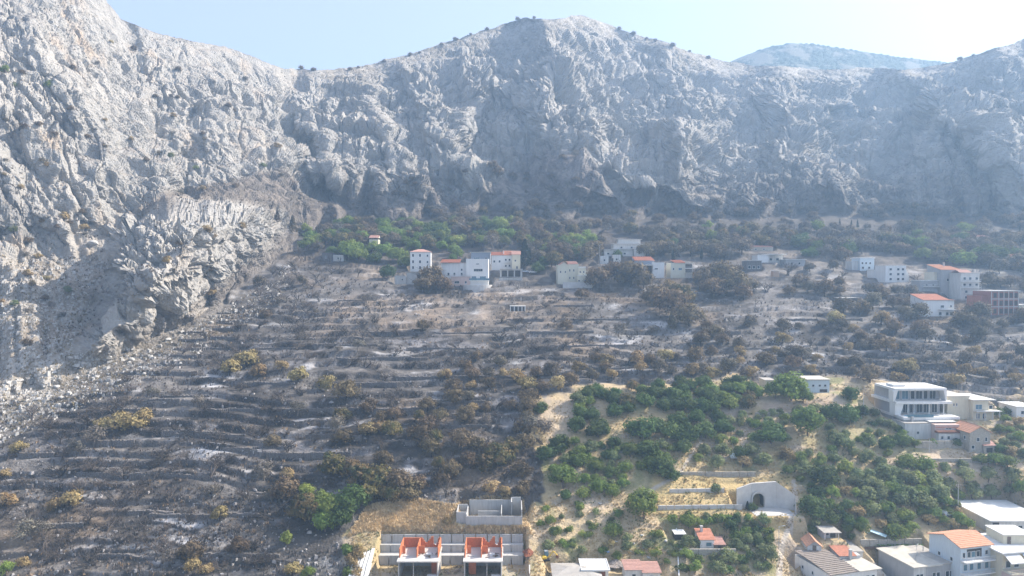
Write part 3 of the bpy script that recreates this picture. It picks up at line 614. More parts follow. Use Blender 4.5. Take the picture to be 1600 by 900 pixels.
bush('blime', 'green_shrub', L_lime, 3, 1.2, .9, 9, 36, .19)
LOOK = {'dark': 'dark green bushy tree', 'mid': 'fresh green tree', 'olive': 'grey-green olive tree', 'lime': 'bright yellow-green tree', 'brown': 'scorched dark brown tree', 'ochre': 'scorched ochre tree',
        'half': 'half green, half scorched tree', 'dull': 'scorched dull brown tree', 'ashen': 'scorched pale greyish tree', 'poplar': 'tall full green tree', 'cypress': 'slim dark green cypress', 'conifer': 'dark green pointed conifer',
        'charpine': 'scorched brown pine', 'bare': 'leafless charred black tree', 'baregrey': 'leafless burnt grey-brown tree', 'twigs': 'leafless brown burnt shrub', 'blacktwigs': 'leafless black charred shrub', 'snag': 'thin black snag',
        'bgreen': 'low green shrub', 'bdark': 'low dark green shrub', 'bolive': 'low grey-green shrub', 'bochre': 'low scorched ochre shrub', 'bbrown': 'low scorched brown shrub', 'bash': 'low ashen shrub', 'blime': 'low yellow-green shrub'}
CAT = {'evergreen_tree': 'tree', 'leafy_tree': 'tree', 'olive_tree': 'olive tree', 'scorched_tree': 'burned tree', 'cypress_tree': 'cypress', 'conifer_tree': 'conifer', 'charred_pine': 'pine', 'bare_charred_tree': 'bare tree',
       'charred_shrub': 'burned shrub', 'dead_snag': 'dead tree', 'green_shrub': 'shrub', 'scorched_shrub': 'burned shrub'}
GRP = {'evergreen_tree': 'bushy evergreen trees on the grassy slope', 'leafy_tree': 'leafy green trees', 'olive_tree': 'olive trees on the unburned terraces', 'scorched_tree': 'scorched trees with browned crowns', 'cypress_tree': 'slim cypresses',
       'conifer_tree': 'dark conifers', 'charred_pine': 'scorched pines', 'bare_charred_tree': 'leafless burned trees', 'charred_shrub': 'leafless burned shrubs', 'dead_snag': 'thin black snags', 'green_shrub': 'green shrubs', 'scorched_shrub': 'browned shrubs'}
def into_wood(n_keep):
    """the scorched trees that show smallest, far up the slope, read as one mass: joined"""
    L = sorted([t for t in PLANTS if t[0].name.startswith('scorched_tree')], key=lambda t: -t[4])[n_keep:]
    co, fc, mi, mats, nv = [], [], [], [], 0
    bpy.context.view_layer.update()
    for t in L:
        for c in list(t[0].children):
            me = c.data; n = len(me.vertices); a = np.empty(n * 3, np.float32); me.vertices.foreach_get('co', a); a = a.reshape(-1, 3); M = np.array(t[0].matrix_world)
            q = np.empty(len(me.loops), np.int32); me.loops.foreach_get('vertex_index', q); q = q.reshape(-1, 4)
            if me.materials[0] not in mats: mats.append(me.materials[0])
            co.append(a @ M[:3, :3].T + M[:3, 3]); fc.append(q + nv); mi.append(np.full(len(q), mats.index(me.materials[0]))); nv += n
            bpy.data.objects.remove(c)
        PLANTS.remove(t); bpy.data.objects.remove(t[0])
    if not L: return
    me = np_mesh('scorched_wood', np.concatenate(co), np.concatenate(fc), mats[0])
    for m in mats[1:]: me.materials.append(m)
    me.polygons.foreach_set('material_index', np.concatenate(mi).astype(np.int32)); o = bpy.data.objects.new('scorched_wood', me); COL.objects.link(o); o['kind'] = 'stuff'; o['label'] = 'far scorched wood below the mountain cliffs'
PLANTS = []       # (object, key, px, py, height in pixels)
TAKEN = []
def plant(key, px, py, hpx, special=None, sink=0.0):
    """px, py: bearing of its foot; hpx: how tall it stands in the survey photo"""
    p = hit(px, py)
    if hpx * mpp(p) > 2.6: key = {'bochre': 'ochre', 'bbrown': 'brown', 'bash': 'ashen', 'bdark': 'dark', 'bgreen': 'mid', 'bolive': 'olive', 'blime': 'lime'}.get(key, key)
    name, vs, H0 = PROTO[key]; s_ = hpx * mpp(p) / H0 * .98
    r = random.Random(int(px * 13 + py * 7)); v = vs[r.randrange(len(vs))]
    if len(v) == 1:
        o = bpy.data.objects.new(name, v[0]); COL.objects.link(o)
    else:
        o = bpy.data.objects.new(name, None); o.empty_display_size = .5; COL.objects.link(o)
        for nm, me in zip((v[0].name.split('.')[0], 'trunk'), v):
            c = bpy.data.objects.new(nm, me); COL.objects.link(c); c.parent = o
    o.location = (p.x, p.y, p.z - .12 - sink); o.rotation_euler = (r.uniform(-.06, .06), r.uniform(-.06, .06), r.uniform(0, 6.28))
    o.scale = (s_ * r.uniform(.92, 1.12), s_ * r.uniform(.92, 1.12), s_ * r.uniform(.92, 1.06))
    o['category'] = CAT[name]; o['group'] = GRP[name]
    PLANTS.append((o, key, px, py - hpx * .5, hpx, special)); TAKEN.append((px, py, hpx))
    return o
def pl(key, txt):
    for t in txt.split(','):
        a = [float(q) for q in t.split()]; plant(key, a[0], a[1] + a[2] * .8, a[2] * (2.05 if key in ('ochre', 'ashen', 'baregrey', 'half', 'brown') else (2.3 if key == 'poplar' else 1.68 if key == 'dark' else 1.8)))
def fill(poly, n, keys, h0, h1, gap=.5, persp=True, seed=1):
    r = random.Random(seed); xs_ = [p[0] for p in poly]; ys_ = [p[1] for p in poly]; k = 0; tries = 0
    ks = [q for q, wgt in keys for _ in range(wgt)]
    while k < n and tries < n * 40:
        tries += 1; px, py = r.uniform(min(xs_), max(xs_)), r.uniform(min(ys_), max(ys_))
        if float(polysdf(np.array([px]), np.array([py]), poly)[0]) < 0: continue
        f = (py - 250) / 400 if persp else 1.0; h = r.uniform(h0, h1) * max(f, .3)
        if any(abs(px - a) < gap * (h + c) * .5 and abs(py - b) < gap * (h + c) * .35 for a, b, c in TAKEN): continue
        if any(a0 - 3 < px < a1 + 3 and b0 - 2 < py < b1 + h * .75 for a0, b0, a1, b1 in KEEP): continue
        plant(r.choice(ks), px, py, h); k += 1
# ------------------------------------------------------------------ building kit
class MB:
    def __init__(s): s.v = []; s.f = []
    def box(s, x0, x1, y0, y1, z0, z1, topin=0):
        b = len(s.v); t = topin
        s.v += [(x0, y0, z0), (x1, y0, z0), (x1, y1, z0), (x0, y1, z0), (x0 + t, y0 + t, z1), (x1 - t, y0 + t, z1), (x1 - t, y1 - t, z1), (x0 + t, y1 - t, z1)]
        s.f += [(b + 3, b + 2, b + 1, b), (b + 4, b + 5, b + 6, b + 7), (b, b + 1, b + 5, b + 4), (b + 1, b + 2, b + 6, b + 5), (b + 2, b + 3, b + 7, b + 6), (b + 3, b, b + 4, b + 7)]
        return s
    def prism(s, poly, axis, a0, a1):
        """poly: 2D outline; extruded along 'x' (poly = y,z), 'y' (poly = x,z) or 'z' (poly = x,y)"""
        n = len(poly); b = len(s.v)
        P = {'x': lambda p, a: (a, p[0], p[1]), 'y': lambda p, a: (p[0], a, p[1]), 'z': lambda p, a: (p[0], p[1], a)}[axis]
        s.v += [P(p, a0) for p in poly] + [P(p, a1) for p in poly]
        s.f += [tuple(range(b, b + n)), tuple(range(b + 2 * n - 1, b + n - 1, -1))] + [(b + (i + 1) % n, b + i, b + n + i, b + n + (i + 1) % n) for i in range(n)]
        return s
    def bar(s, p0, p1, r=.05, k=6, r1=None):
        co, f = tube_segs([(p0, p1, r, r if r1 is None else r1)], k); b = len(s.v); s.v += [tuple(c) for c in co]; s.f += [tuple(int(q) + b for q in ff) for ff in f]
        s.f.append(tuple(range(b, b + k))[::-1]); s.f.append(tuple(range(b + k, b + 2 * k))); return s
    def mesh(s, name, mat, bevel=0):
        import bmesh
        me = bpy.data.meshes.new(name); me.from_pydata(s.v, [], s.f)
        bm = bmesh.new(); bm.from_mesh(me); bmesh.ops.recalc_face_normals(bm, faces=bm.faces[:])
        if bevel: bmesh.ops.bevel(bm, geom=bm.edges[:], offset=bevel, segments=1, affect='EDGES')
        bm.to_mesh(me); bm.free(); me.materials.append(mat); return me
    def obj(s, name, mat, parent=None, bevel=0, loc=None):
        o = bpy.data.objects.new(name, s.mesh(name, mat, bevel)); COL.objects.link(o); o.parent = parent
        if loc is not None: o.location = loc
        return o
def tag(o, label, cat, group=None):
    o['label'] = label; o['category'] = cat
    if group: o['group'] = group
    return o
def empty(name, loc, yaw=0.):
    o = bpy.data.objects.new(name, None); o.empty_display_size = 1; COL.objects.link(o); o.location = loc; o.rotation_euler = (0, 0, yaw); return o
P_ = {}
def pm(key, c, **k):
    if key not in P_: P_[key] = plain(key, c, **k)
    return P_[key]
WHITE = pm('white_render', (.72, .71, .68), var=.07, scale=.5, streak=True); OFFW = pm('weathered_white_render', (.56, .55, .52), var=.16, scale=.7, streak=True); CREAM = pm('cream_render', (.60, .55, .42), var=.08, streak=True)
YELL = pm('pale_yellow_render', (.62, .59, .47), var=.08, streak=True); SHADEW = pm('shade_blue_white', (.55, .62, .66), var=.07, streak=True); GREYR = pm('grey_render', (.36, .36, .36), var=.12, streak=True); SLATE = pm('slate_blue_render', (.30, .34, .40), var=.1, streak=True)  # the bluish white has shade mixed into its colour; awning and tank share it
CONC = pm('bare_concrete', (.44, .43, .41), var=.16, scale=.8, bump=.03, streak=True); CONCL = pm('light_concrete', (.52, .50, .47), var=.12, scale=.6, bump=.02); BRICK = pm('hollow_orange_brick', (.52, .17, .075), var=.16, scale=2.5); STONE = pm('pale_stone_wall', (.38, .345, .29), var=.25, scale=2.2, bump=.08)
TILE = pm('red_roof_tiles', (.50, .22, .14), var=.2, scale=1.6); TILEO = pm('orange_roof_tiles', (.56, .29, .18), var=.16, scale=1.6); TILEP = pm('faded_pink_tiles', (.45, .26, .21), var=.18, scale=1.6); CORR = pm('grey_corrugated_sheet', (.28, .235, .20), var=.25, scale=1.0, streak=True)
ROOFW = pm('white_roof_membrane', (.70, .69, .66), var=.10, scale=.5); ROOFG = pm('grey_flat_roof', (.40, .37, .33), var=.16, scale=.5); ROOFB = pm('beige_flat_roof', (.50, .46, .39), var=.14, scale=.5); PINK = pm('pinkish_render', (.55, .42, .37), var=.1, streak=True)
GLASS = plain('dark_window_glass', (.03, .045, .055), rough=.12, var=.1); GLASSB = plain('blue_window_glass', (.10, .19, .24), rough=.1, var=.1); FRAME = pm('window_frame_paint', (.62, .62, .60), var=.04); DARK = pm('dark_paint_and_shade', (.05, .045, .04), var=.2); RAIL = pm('railing_paint', (.60, .60, .60), var=.05)  # the near-black also stands for shade inside openings shown as panels
GREEN_S = pm('green_shutters', (.06, .13, .09), var=.1); RUST = pm('rusty_metal', (.22, .10, .06), var=.3); WOOD = pm('weathered_wood', (.17, .13, .10), var=.25, scale=3, streak=True); METAL = pm('galvanised_metal', (.42, .43, .44), rough=.5, var=.1, metal=.4); CHAR = pm('charred_wall', (.13, .12, .115), var=.35, scale=.9, streak=True)
WM = {}
def win_mesh(ww, wh, fm, gm):
    key = (round(ww, 1), round(wh, 1), fm.name, gm.name)
    if key not in WM:
        t = .09; m = MB().box(-ww/2, -ww/2 + t, -.07, .02, 0, wh).box(ww/2 - t, ww/2, -.07, .02, 0, wh).box(-ww/2 + t, ww/2 - t, -.07, .02, wh - t, wh).box(-ww/2 - .08, ww/2 + .08, -.16, .02, -.08, .0)
        m.box(-ww/2 + t, ww/2 - t, -.07, .02, 0, t)
        n = max(1, round(ww / 1.1))
        for i in range(1, n): m.box(-ww/2 + ww * i / n - .035, -ww/2 + ww * i / n + .035, -.062, .02, t, wh - t)
        WM[key] = (m.mesh('window', fm), MB().box(-ww/2 + t, ww/2 - t, -.03, .01, t, wh - t).mesh('pane', gm))
    return WM[key]
class House:
    def __init__(s, key, name, label, cat='house', group=None):
        s.p, s.w, s.h, s.d, s.yaw, s.q = PLACE[key]; s.r = empty(name, s.p, s.yaw); tag(s.r, label, cat, group); s.key = key
        SITES_OBJ[key] = s.r
    def X(s, f): return (f - .5) * s.w
    def box(s, name, mat, f0, f1, y0, y1, z0, z1, parent=None, bevel=0):
        """f: fraction of width, y: metres back from the front, z: fraction of height"""
        return MB().box(s.X(f0), s.X(f1), y0, y1, z0 * s.h if z0 > -2 else z0, z1 * s.h).obj(name, mat, parent or s.r, bevel)
    def body(s, mat, f0=0, f1=1, y0=0, y1=None, z0=-3, z1=1.0, name='wall'):
        return MB().box(s.X(f0), s.X(f1), y0, s.d if y1 is None else y1, z0, z1 * s.h).obj(name, mat, s.r)
    def win(s, f, z, ww, wh, side='f', y=0., fm=None, gm=None, name='window'):
        """f: fraction across (front) or metres back (left side); z: sill as a fraction of the height"""
        a, b = win_mesh(ww, wh, fm or FRAME, gm or GLASS)
        o = bpy.data.objects.new(name, a); COL.objects.link(o); o.parent = s.r
        if side == 'f': o.location = (s.X(f), y, z * s.h)
        else: o.location = (s.X(y), f, z * s.h); o.rotation_euler = (0, 0, R(-90))
        c = bpy.data.objects.new('pane', b); COL.objects.link(c); c.parent = o
        return o
    def door(s, f, ww=1.0, wh=2.1, z=0., mat=None, y=0.):
        o = MB().box(-ww/2, ww/2, -.05, .02, 0, wh).obj('door', mat or WOOD, s.r); o.location = (s.X(f), y, z * s.h)
        MB().box(ww*.28, ww*.36, -.09, -.05, wh*.45, wh*.52).obj('handle', METAL, o); return o
    def flat(s, mat, over=.15, th=.3, f0=0, f1=1, y0=0, y1=None, z=1.0, parapet=0., pmat=None, name='roof'):
        z = z * s.h; y1 = s.d if y1 is None else y1; x0, x1 = s.X(f0) - over, s.X(f1) + over; y0 -= over; y1 += over
        m = MB().box(x0, x1, y0, y1, z, z + th)
        o = m.obj(name, mat, s.r)
        if parapet:
            t = .2; q = MB().box(x0, x1, y0, y0 + t, z + th, z + th + parapet).box(x0, x1, y1 - t, y1, z + th, z + th + parapet).box(x0, x0 + t, y0 + t, y1 - t, z + th, z + th + parapet).box(x1 - t, x1, y0 + t, y1 - t, z + th, z + th + parapet)
            q.obj('parapet', pmat or mat, o)
        return o
    def gable(s, mat, rise, over=.35, f0=0, f1=1, y0=0, y1=None, z=1.0, wall=None, axis='x', mono=False, rows=None):
        """tiled roof laid in stepped courses; ridge along x (seen from the front) or y; mono: one slope rising to the back"""
        z = z * s.h; y1 = s.d if y1 is None else y1; x0, x1 = s.X(f0), s.X(f1); rise = rise * (1.45 if s.key.startswith('v_') else 1)
        if axis == 'x': a0, a1, b0, b1 = y0, y1, x0 - over, x1 + over
        else: a0, a1, b0, b1 = x0, x1, y0 - over, y1 + over
        am = a1 if mono else (a0 + a1) / 2; m = MB(); ax = 'x' if axis == 'x' else 'y'
        sl = rise / (am - a0)
        sides = [(a0 - over, am, -sl * over, rise)] + ([] if mono else [(a1 + over, am, -sl * over, rise)])
        for (p0, p1, h0, h1) in sides:
            n = rows or max(4, int(abs(p1 - p0) / .55))
            for i in range(n):
                q0, q1 = p0 + (p1 - p0) * i / n, p0 + (p1 - p0) * (i + 1) / n; g0, g1 = h0 + (h1 - h0) * i / n, h0 + (h1 - h0) * (i + 1) / n
                m.prism([(q0, z + g0 - .06), (q1, z + g1 - .08), (q1, z + g1 + .05), (q0, z + g0 + .13)], ax, b0, b1)
        o = m.obj('roof', mat, s.r)
        if not mono: MB().prism([(am - .18, z + rise + .04), (am, z + rise + .2), (am + .18, z + rise + .04)], ax, b0 + .05, b1 - .05).obj('ridge', mat, o)
        if wall:
            t = .02; poly = [(a0, z - .01), (a1, z - .01), (am, z + rise - .1)] if not mono else [(a0, z - .01), (a1, z - .01), (a1, z + rise - .1)]
            MB().prism(poly, ax, b0 + over, b1 - over).obj('gable_wall', wall, s.r)
        return o
    def hip(s, mat, rise, over=.3, z=1.0):
        z = z * s.h; x0, x1, y0, y1 = s.X(0) - over, s.X(1) + over, -over, s.d + over; ym = (y0 + y1) / 2; k = (y1 - y0) / 2; m = MB(); b = 0
        m.v = [(x0, y0, z), (x1, y0, z), (x1, y1, z), (x0, y1, z), (x0 + k, ym, z + rise), (x1 - k, ym, z + rise), (x0, y0, z - .12), (x1, y0, z - .12), (x1, y1, z - .12), (x0, y1, z - .12)]
        m.f = [(0, 1, 5, 4), (1, 2, 5), (2, 3, 4, 5), (3, 0, 4), (6, 7, 1, 0), (7, 8, 2, 1), (8, 9, 3, 2), (9, 6, 0, 3), (9, 8, 7, 6)]
        return m.obj('roof', mat, s.r)
    def balcony(s, f0, f1, z, dep=1.3, mat=None, rail=None, glass=False):
        x0, x1, z = s.X(f0), s.X(f1), z * s.h
        o = MB().box(x0, x1, -dep, -.0, z - .22, z).obj('balcony', mat or WHITE, s.r)
        m = MB().box(x0, x1, -dep, -dep + .06, z + .95, z + 1.02)
        if glass: m.box(x0 + .02, x1 - .02, -dep + .01, -dep + .05, z + .05, z + .95)
        else:
            n = max(2, int((x1 - x0) / .45))
            for i in range(n + 1): q = x0 + (x1 - x0 - .05) * i / n; m.box(q, q + .05, -dep + .005, -dep + .055, z, z + .95)
        m.box(x0, x0 + .05, -dep + .06, 0, z + .9, z + 1.0).box(x1 - .05, x1, -dep + .06, 0, z + .9, z + 1.0)
        m.obj('railing', rail or RAIL, o); return o
    def chimney(s, f, y, zt, hh=1.2, mat=None):
        x = s.X(f); o = MB().box(x - .3, x + .3, y - .3, y + .3, zt * s.h - .6, zt * s.h + hh).obj('chimney', mat or CONC, s.r)
        MB().box(x - .38, x + .38, y - .38, y + .38, zt * s.h + hh, zt * s.h + hh + .12).obj('cap', CONC, o)
    def grid(s, fs, zs, ww, wh, **k):
        for z in zs:
            for f in fs: s.win(f, z, ww, wh, **k)
SITES_OBJ = {}

# ------------------------------------------------------------------ the two unfinished brick houses and their plot
def skeleton(key, label, flip):
    h = House(key, 'unfinished_house', label, 'unfinished house', 'unfinished orange brick houses on the walled plot'); w, H, d = h.w, h.h, h.d; r = h.r
    HX = h.X; t = .22
    MB().box(HX(0) - .2, HX(1) + .2, -.25, 2.0, -.6, 0.).obj('ground_slab', CONCL, r)
    zs = H - .28
    MB().box(HX(0) - .25, HX(1) + .25, -.6, d, zs, zs + .28).obj('floor_slab', CONCL, r)
    MB().box(HX(0), HX(0) + t, 0, d, 0, zs).box(HX(1) - t, HX(1), 0, d, 0, zs).box(HX(0) + t, HX(1) - t, d - t, d, 0, zs).obj('lower_wall', CONC, r)
    for f in ((.38, .42) if not flip else (.6, .64)): MB().box(HX(f) - .02, HX(f) + .14, 0, .2, 0, zs).obj('column', CONC, r); break
    MB().box(HX(.8 if not flip else .1), HX(.96 if not flip else .3), 3.4, 3.6, 0, zs - .02).obj('brick_partition', BRICK, r)
    MB().box(HX(.72), HX(.97), .3, 1.4, .02, 1.0).obj('pallet_stack', ROOFW, r)
    z1, b = zs + .28, zs + .28 + 2.4
    y0, y1 = 1.6, d - .15; m1 = HX(.44)
    def zig(m, x0, x1, y, hl):      # wall that steps down in a V like unfinished bricklaying
        n = len(hl)
        for i, g in enumerate(hl): m.box(x0 + (x1 - x0) * i / n, x0 + (x1 - x0) * (i + 1) / n, y, y + t, z1, z1 + g)
    parts = [('brick_back_wall', lambda m: m.box(HX(0) + t, m1, y1 - t, y1, z1, b)), ]
    m = MB(); m.box(HX(0) + t, m1 - .05, y1 - t, y1, z1, b); m.obj('brick_wall', BRICK, r)
    m = MB(); zig(m, m1 + t, HX(.8), y1 - t, (2.5, 2.1, 1.6, 1.2, 1.2, 1.6, 2.1, 2.6, 2.7)); m.obj('brick_wall', BRICK, r)
    m = MB(); zig(m, HX(.8), HX(1) - t, y1 - t, (.7, .5, 1.1, 2.2, 2.5)); m.obj('brick_wall', BRICK, r)
    for xx, hl in ((HX(0), (2.2, 2.4, 2.4)), (m1 - .02, (2.1, 2.3, 2.4)), (HX(1) - t, (2.5, 2.7, 2.4))):
        m = MB(); n = len(hl)
        for i, g in enumerate(hl): q0 = y0 + (y1 - y0) * i / n; m.box(xx, xx + t, q0, y0 + (y1 - y0) * (i + 1) / n - (t if i == n - 1 and xx == m1 - .02 else 0), z1, z1 + g)
        m.obj('brick_wall', BRICK, r)
    for q0, q1 in (((0.02, .12), (.44, .62)) if not flip else ((.03, .16), (.40, .62))):
        MB().box(HX(q0) + t, HX(q1), y0 + 2.4, y0 + 2.4 + t, z1, z1 + 1.9).obj('brick_wall', BRICK, r)
    MB().box(HX(.66), HX(.82), y0 + 1.0, y0 + 2.0, z1, z1 + .5, .1).obj('brick_pile', ROOFW, r)
    MB().box(HX(.1), HX(.26), y0 + .6, y0 + 1.4, z1, z1 + .18).obj('board_stack', CONCL, r)
    rr = random.Random(5 + flip)
    for i in range(9):
        q = rr.uniform(.5, .95); yy = rr.uniform(y0, y0 + 3); MB().box(-.12, .12, -.5, .5, 0, .1).obj('loose_board', WOOD, r, loc=(HX(q), yy, z1 + .01 + .1 * (i % 3))).rotation_euler = (0, 0, rr.uniform(0, 3))
    return h
skeleton('skeleton_a', 'unfinished orange brick house on white slabs, left one of the pair', False)
skeleton('skeleton_b', 'unfinished orange brick house on white slabs, right one of the pair', True)
def wall_run(name, label, pts, mat, th=.3, base=-2.5, cat='wall', group=None, cap=None, parts_name=None, every=2.4):
    """a wall along ground points (x, y, ztop); one formwork panel per part"""
    o = empty(name, pts[0][:2] + (pts[0][2] + base if base < 0 else base,)); tag(o, label, cat, group); ox, oy, oz = o.location
    for (a, b) in zip(pts[:-1], pts[1:]):
        L = math.hypot(b[0] - a[0], b[1] - a[1]); n = max(1, round(L / every)); ux, uy = (b[0] - a[0]) / L, (b[1] - a[1]) / L; nx, ny = -uy * th, ux * th
        for i in range(n):
            t0, t1 = i / n + .003, (i + 1) / n - .003
            A = [a[k] + (b[k] - a[k]) * t0 for k in range(3)]; B = [a[k] + (b[k] - a[k]) * t1 for k in range(3)]; m = MB(); zb = min(A[2], B[2]) + (base if base < 0 else 0)
            if base >= 0: zb = base
            m.v = [(A[0] - ox, A[1] - oy, zb - oz), (B[0] - ox, B[1] - oy, zb - oz), (B[0] + nx - ox, B[1] + ny - oy, zb - oz), (A[0] + nx - ox, A[1] + ny - oy, zb - oz),
                   (A[0] - ox, A[1] - oy, A[2] - oz), (B[0] - ox, B[1] - oy, B[2] - oz), (B[0] + nx - ox, B[1] + ny - oy, B[2] - oz), (A[0] + nx - ox, A[1] + ny - oy, A[2] - oz)]
            m.f = [(3, 2, 1, 0), (4, 5, 6, 7), (0, 1, 5, 4), (1, 2, 6, 5), (2, 3, 7, 6), (3, 0, 4, 7)]
            m.obj(parts_name or 'wall_panel', mat, o)
    return o
sA = PLACE['skeleton_a'][0]; q = PLACE['skeleton_a'][5]; gx = lambda px: (px - 800) * q
yz = YARD_Z; yb = sA.y + 9.3
xl, xr = gx(583) * 1.03, gx(818) * 1.06
o = wall_run('retaining_wall', 'long grey concrete retaining wall with a sloping face behind the unfinished houses', [(xl, yb + 4.6, yz + 6.0), (xr, yb + 4.6, yz + 6.1)], CONC, .45, -4.4, every=3.2)
o = wall_run('retaining_wall', 'middle step of grey concrete wall between the unfinished houses', [(xl, yb + 2.7, yz + 4.1), (xr, yb + 2.7, yz + 4.1)], CONC, .35, -3.2, every=3.2)
o = wall_run('retaining_wall', 'lowest grey concrete wall right behind the unfinished houses', [(xl, yb, yz + 2.4), (xr, yb, yz + 2.4)], CONC, .35, -2.8, every=3.2)
for n_, (ya, yc, z_, lab) in enumerate([(yb + 2.75, yb + 4.55, 3.9, 'upper'), (yb + .3, yb + 2.7, 2.2, 'lower')]):
    tag(MB().box(xl, xr, ya + .3, yc, yz + z_ - 1.2, yz + z_).obj('wall_step', CONCL), f'{lab} concrete step between the retaining walls of the building plot', 'step')
# left flank of the plot: white stepped ribs running towards the viewer
for i in range(5):
    x_ = xl - .3 - i * .95; zz = yz + 5.9 - i * .35
    tag(MB().prism([(yb + 5.0 - i * .7, zz + .25), (yb + 5.0 - i * .7, zz - 3.2), (yb - 13.6, yz - 3.0), (yb - 13.6, yz - .1 + i * .12), (yb - 7, yz + 1.5 + (zz - yz) * .25)], 'x', x_ - .72, x_).obj('sloping_kerb', WHITE),
        f'{["rightmost", "second", "middle", "fourth", "leftmost"][i]} of the white sloping ribs on the left flank of the plot', 'kerb', 'white sloping ribs beside the unfinished houses')
tag(MB().prism([(yb + 4.5, yz + 5.6), (yb + 4.5, yz - 1), (yb - 14, yz - 2), (yb - 14, yz - .6)], 'x', xl - 4.9, xl - .2).obj('flank_apron', CONCL), 'pale concrete apron between the white sloping ribs', 'apron')
wall_run('plank_fence', 'dark upright plank fence right of the unfinished houses', [(xr + .9, yb - 1, yz + 2.8), (xr + 1.2, yb - 12, yz + 2.0)], WOOD, .08, -3.6, every=.9, parts_name='plank', cat='fence')
p = hit(838, 893); wall_run('garden_wall', 'pale low wall block beside the plank fence and yellow digger', [(p.x - 1.6, p.y - 3, p.z + .8), (p.x - 1.4, p.y + 4.5, p.z + .9), (p.x + 1.3, p.y + 4.5, p.z + .9)], CONCL, .3, -2.5)
for bx_, by_ in ((.30, 1.2), (.5, .5), (.62, 1.3)):
    pass
hh = random.Random(4)
for i in range(8):
    tag(MB().box(-.07, .07, -1.1, 1.1, 0, .07).obj('timber_board', WOOD, None, loc=(gx(692 + hh.uniform(0, 26)), sA.y + hh.uniform(3.5, 8.6), YARD_Z + .25 + .08 * (i % 3))), 'weathered timber board in the litter between the unfinished houses', 'board', 'timber boards between the unfinished houses').rotation_euler = (hh.uniform(-.05, .05), hh.uniform(-.05, .05), hh.uniform(0, 3))
# roofless grey foundations above the plot
h = House('foundation', 'concrete_foundation', 'roofless grey concrete foundation with rooms above the long retaining wall', 'foundation'); HX = h.X; W_, D_ = h.w, 8.0; H_ = h.h
for nm, bx4 in (('front_wall', (HX(0), HX(1), 0, .25, -2, H_ * .8)), ('back_wall', (HX(0.03), HX(.82), D_ - .3, D_, -1, H_ * 1.35)), ('left_wall', (HX(0), HX(0) + .25, .25, D_ - .3, -2, H_ * .9)), ('right_wall', (HX(1) - .25, HX(1), .25, D_, -1, H_ * 1.3)), ('cross_wall', (HX(.62), HX(.62) + .25, .25, D_ - .3, -1, H_ * 1.0)),
                ('room_wall', (HX(.82), HX(1) - .25, D_ - .5, D_ - .25, -1, H_ * 1.6)), ('room_side', (HX(.80), HX(.82), D_ - 4, D_, -1, H_ * 1.55)), ('low_wall', (HX(.2), HX(.6), D_ / 2, D_ / 2 + .25, -1, H_ * .8))):
    MB().box(*bx4).obj(nm, CONC, h.r)
MB().box(HX(0) - 2.6, HX(0) - .02, .8, 1.05, -2, H_ * 1.05).box(HX(0) - 2.6, HX(0) - 2.35, 1.05, D_ - 1, -2, H_ * 1.05).box(HX(0) - 2.35, HX(0) + .02, D_ - 1.3, D_ - 1.05, -2, H_ * 1.08).obj('annex_wall', CONC, h.r)
MB().box(HX(.05), HX(.6), .3, D_ - .35, .05, .2).obj('floor', CONCL, h.r)
for f, y in ((.38, 2.2), (.66, 2.4), (.72, 1.4)): MB().box(HX(f), HX(f) + .9, y, y + .9, .2, .9, .1).obj('rubble_bag', ROOFW, h.r)
# ------------------------------------------------------------------ foreground, centre
h = House('grey_hip', 'grey_roof_house', 'house with a wide grey hipped roof at the bottom edge'); h.body(GREYR); h.hip(ROOFG, 1.0, .8); h.win(.3, .3, 1.4, 1.2)
h = House('white_shed', 'white_roof_shed', 'box shed with bright white flat roof and reddish front', 'shed'); h.body(WHITE, z0=-2, y0=.4); h.flat(ROOFW, .35, .25, z=1.0, parapet=.15); h.box('red_front', RUST, .12, .88, .3, .4, 0, .95)
h = House('pink_house', 'pink_roof_house', 'small pale house with two stepped faded pink tiled roofs'); h.body(OFFW, 0, .48, z1=1.12); h.body(OFFW, .485, 1, y0=-.6, z1=.95); h.gable(TILEP, .55, .3, 0, .48, z=1.12, wall=OFFW, mono=True); h.gable(TILEP, .55, .3, .5, 1, y0=-.6, z=.95, wall=OFFW, mono=True); h.win(.25, .35, 1.0, .9); h.win(.75, .3, 1.0, .9, y=-.6)
h = House('red_hut', 'red_roof_hut', 'tiny white hut with red tiled roof and blue window', 'hut'); h.body(WHITE); h.gable(TILE, 1.0, .3, wall=WHITE, mono=True); h.win(.62, .28, 1.5, 1.1, gm=GLASSB); h.chimney(.35, 3.5, 1.2, 1.6)
h = House('brown_shed', 'lean_to_shed', 'dark brown lean-to shed beside the tiny red-roofed hut', 'shed'); h.body(WOOD); h.gable(TILEP, .6, .2, wall=WOOD, mono=True); h.door(.5, .9, 1.2, mat=DARK)
h = House('black_shed', 'black_shed', 'small black open shed with pale roof edge on the field wall', 'shed'); h.body(DARK); h.flat(ROOFW, .2, .12)
h = House('shack', 'garden_shack', 'grey garden shack with open front under the bushes', 'shack'); h.body(GREYR, y0=1.2); h.flat(ROOFG, .4, .15, y0=-.2); h.win(.35, .3, .9, .9, y=1.2); h.box('open_side_shade', DARK, .55, .9, 1.12, 1.2, .05, .85)  # the open side is a dark panel coloured as its shade
for f in (0.02, .94): h.box('post', WHITE, f, f + .04, -.1, .05, 0, 1)
h = House('hut_orange', 'orange_roof_hut', 'small hut with steep orange tiled gable roof', 'hut'); h.body(OFFW); h.gable(TILEO, 1.3, .3, wall=GREYR, axis='y'); h.door(.5, .9, 1.6)
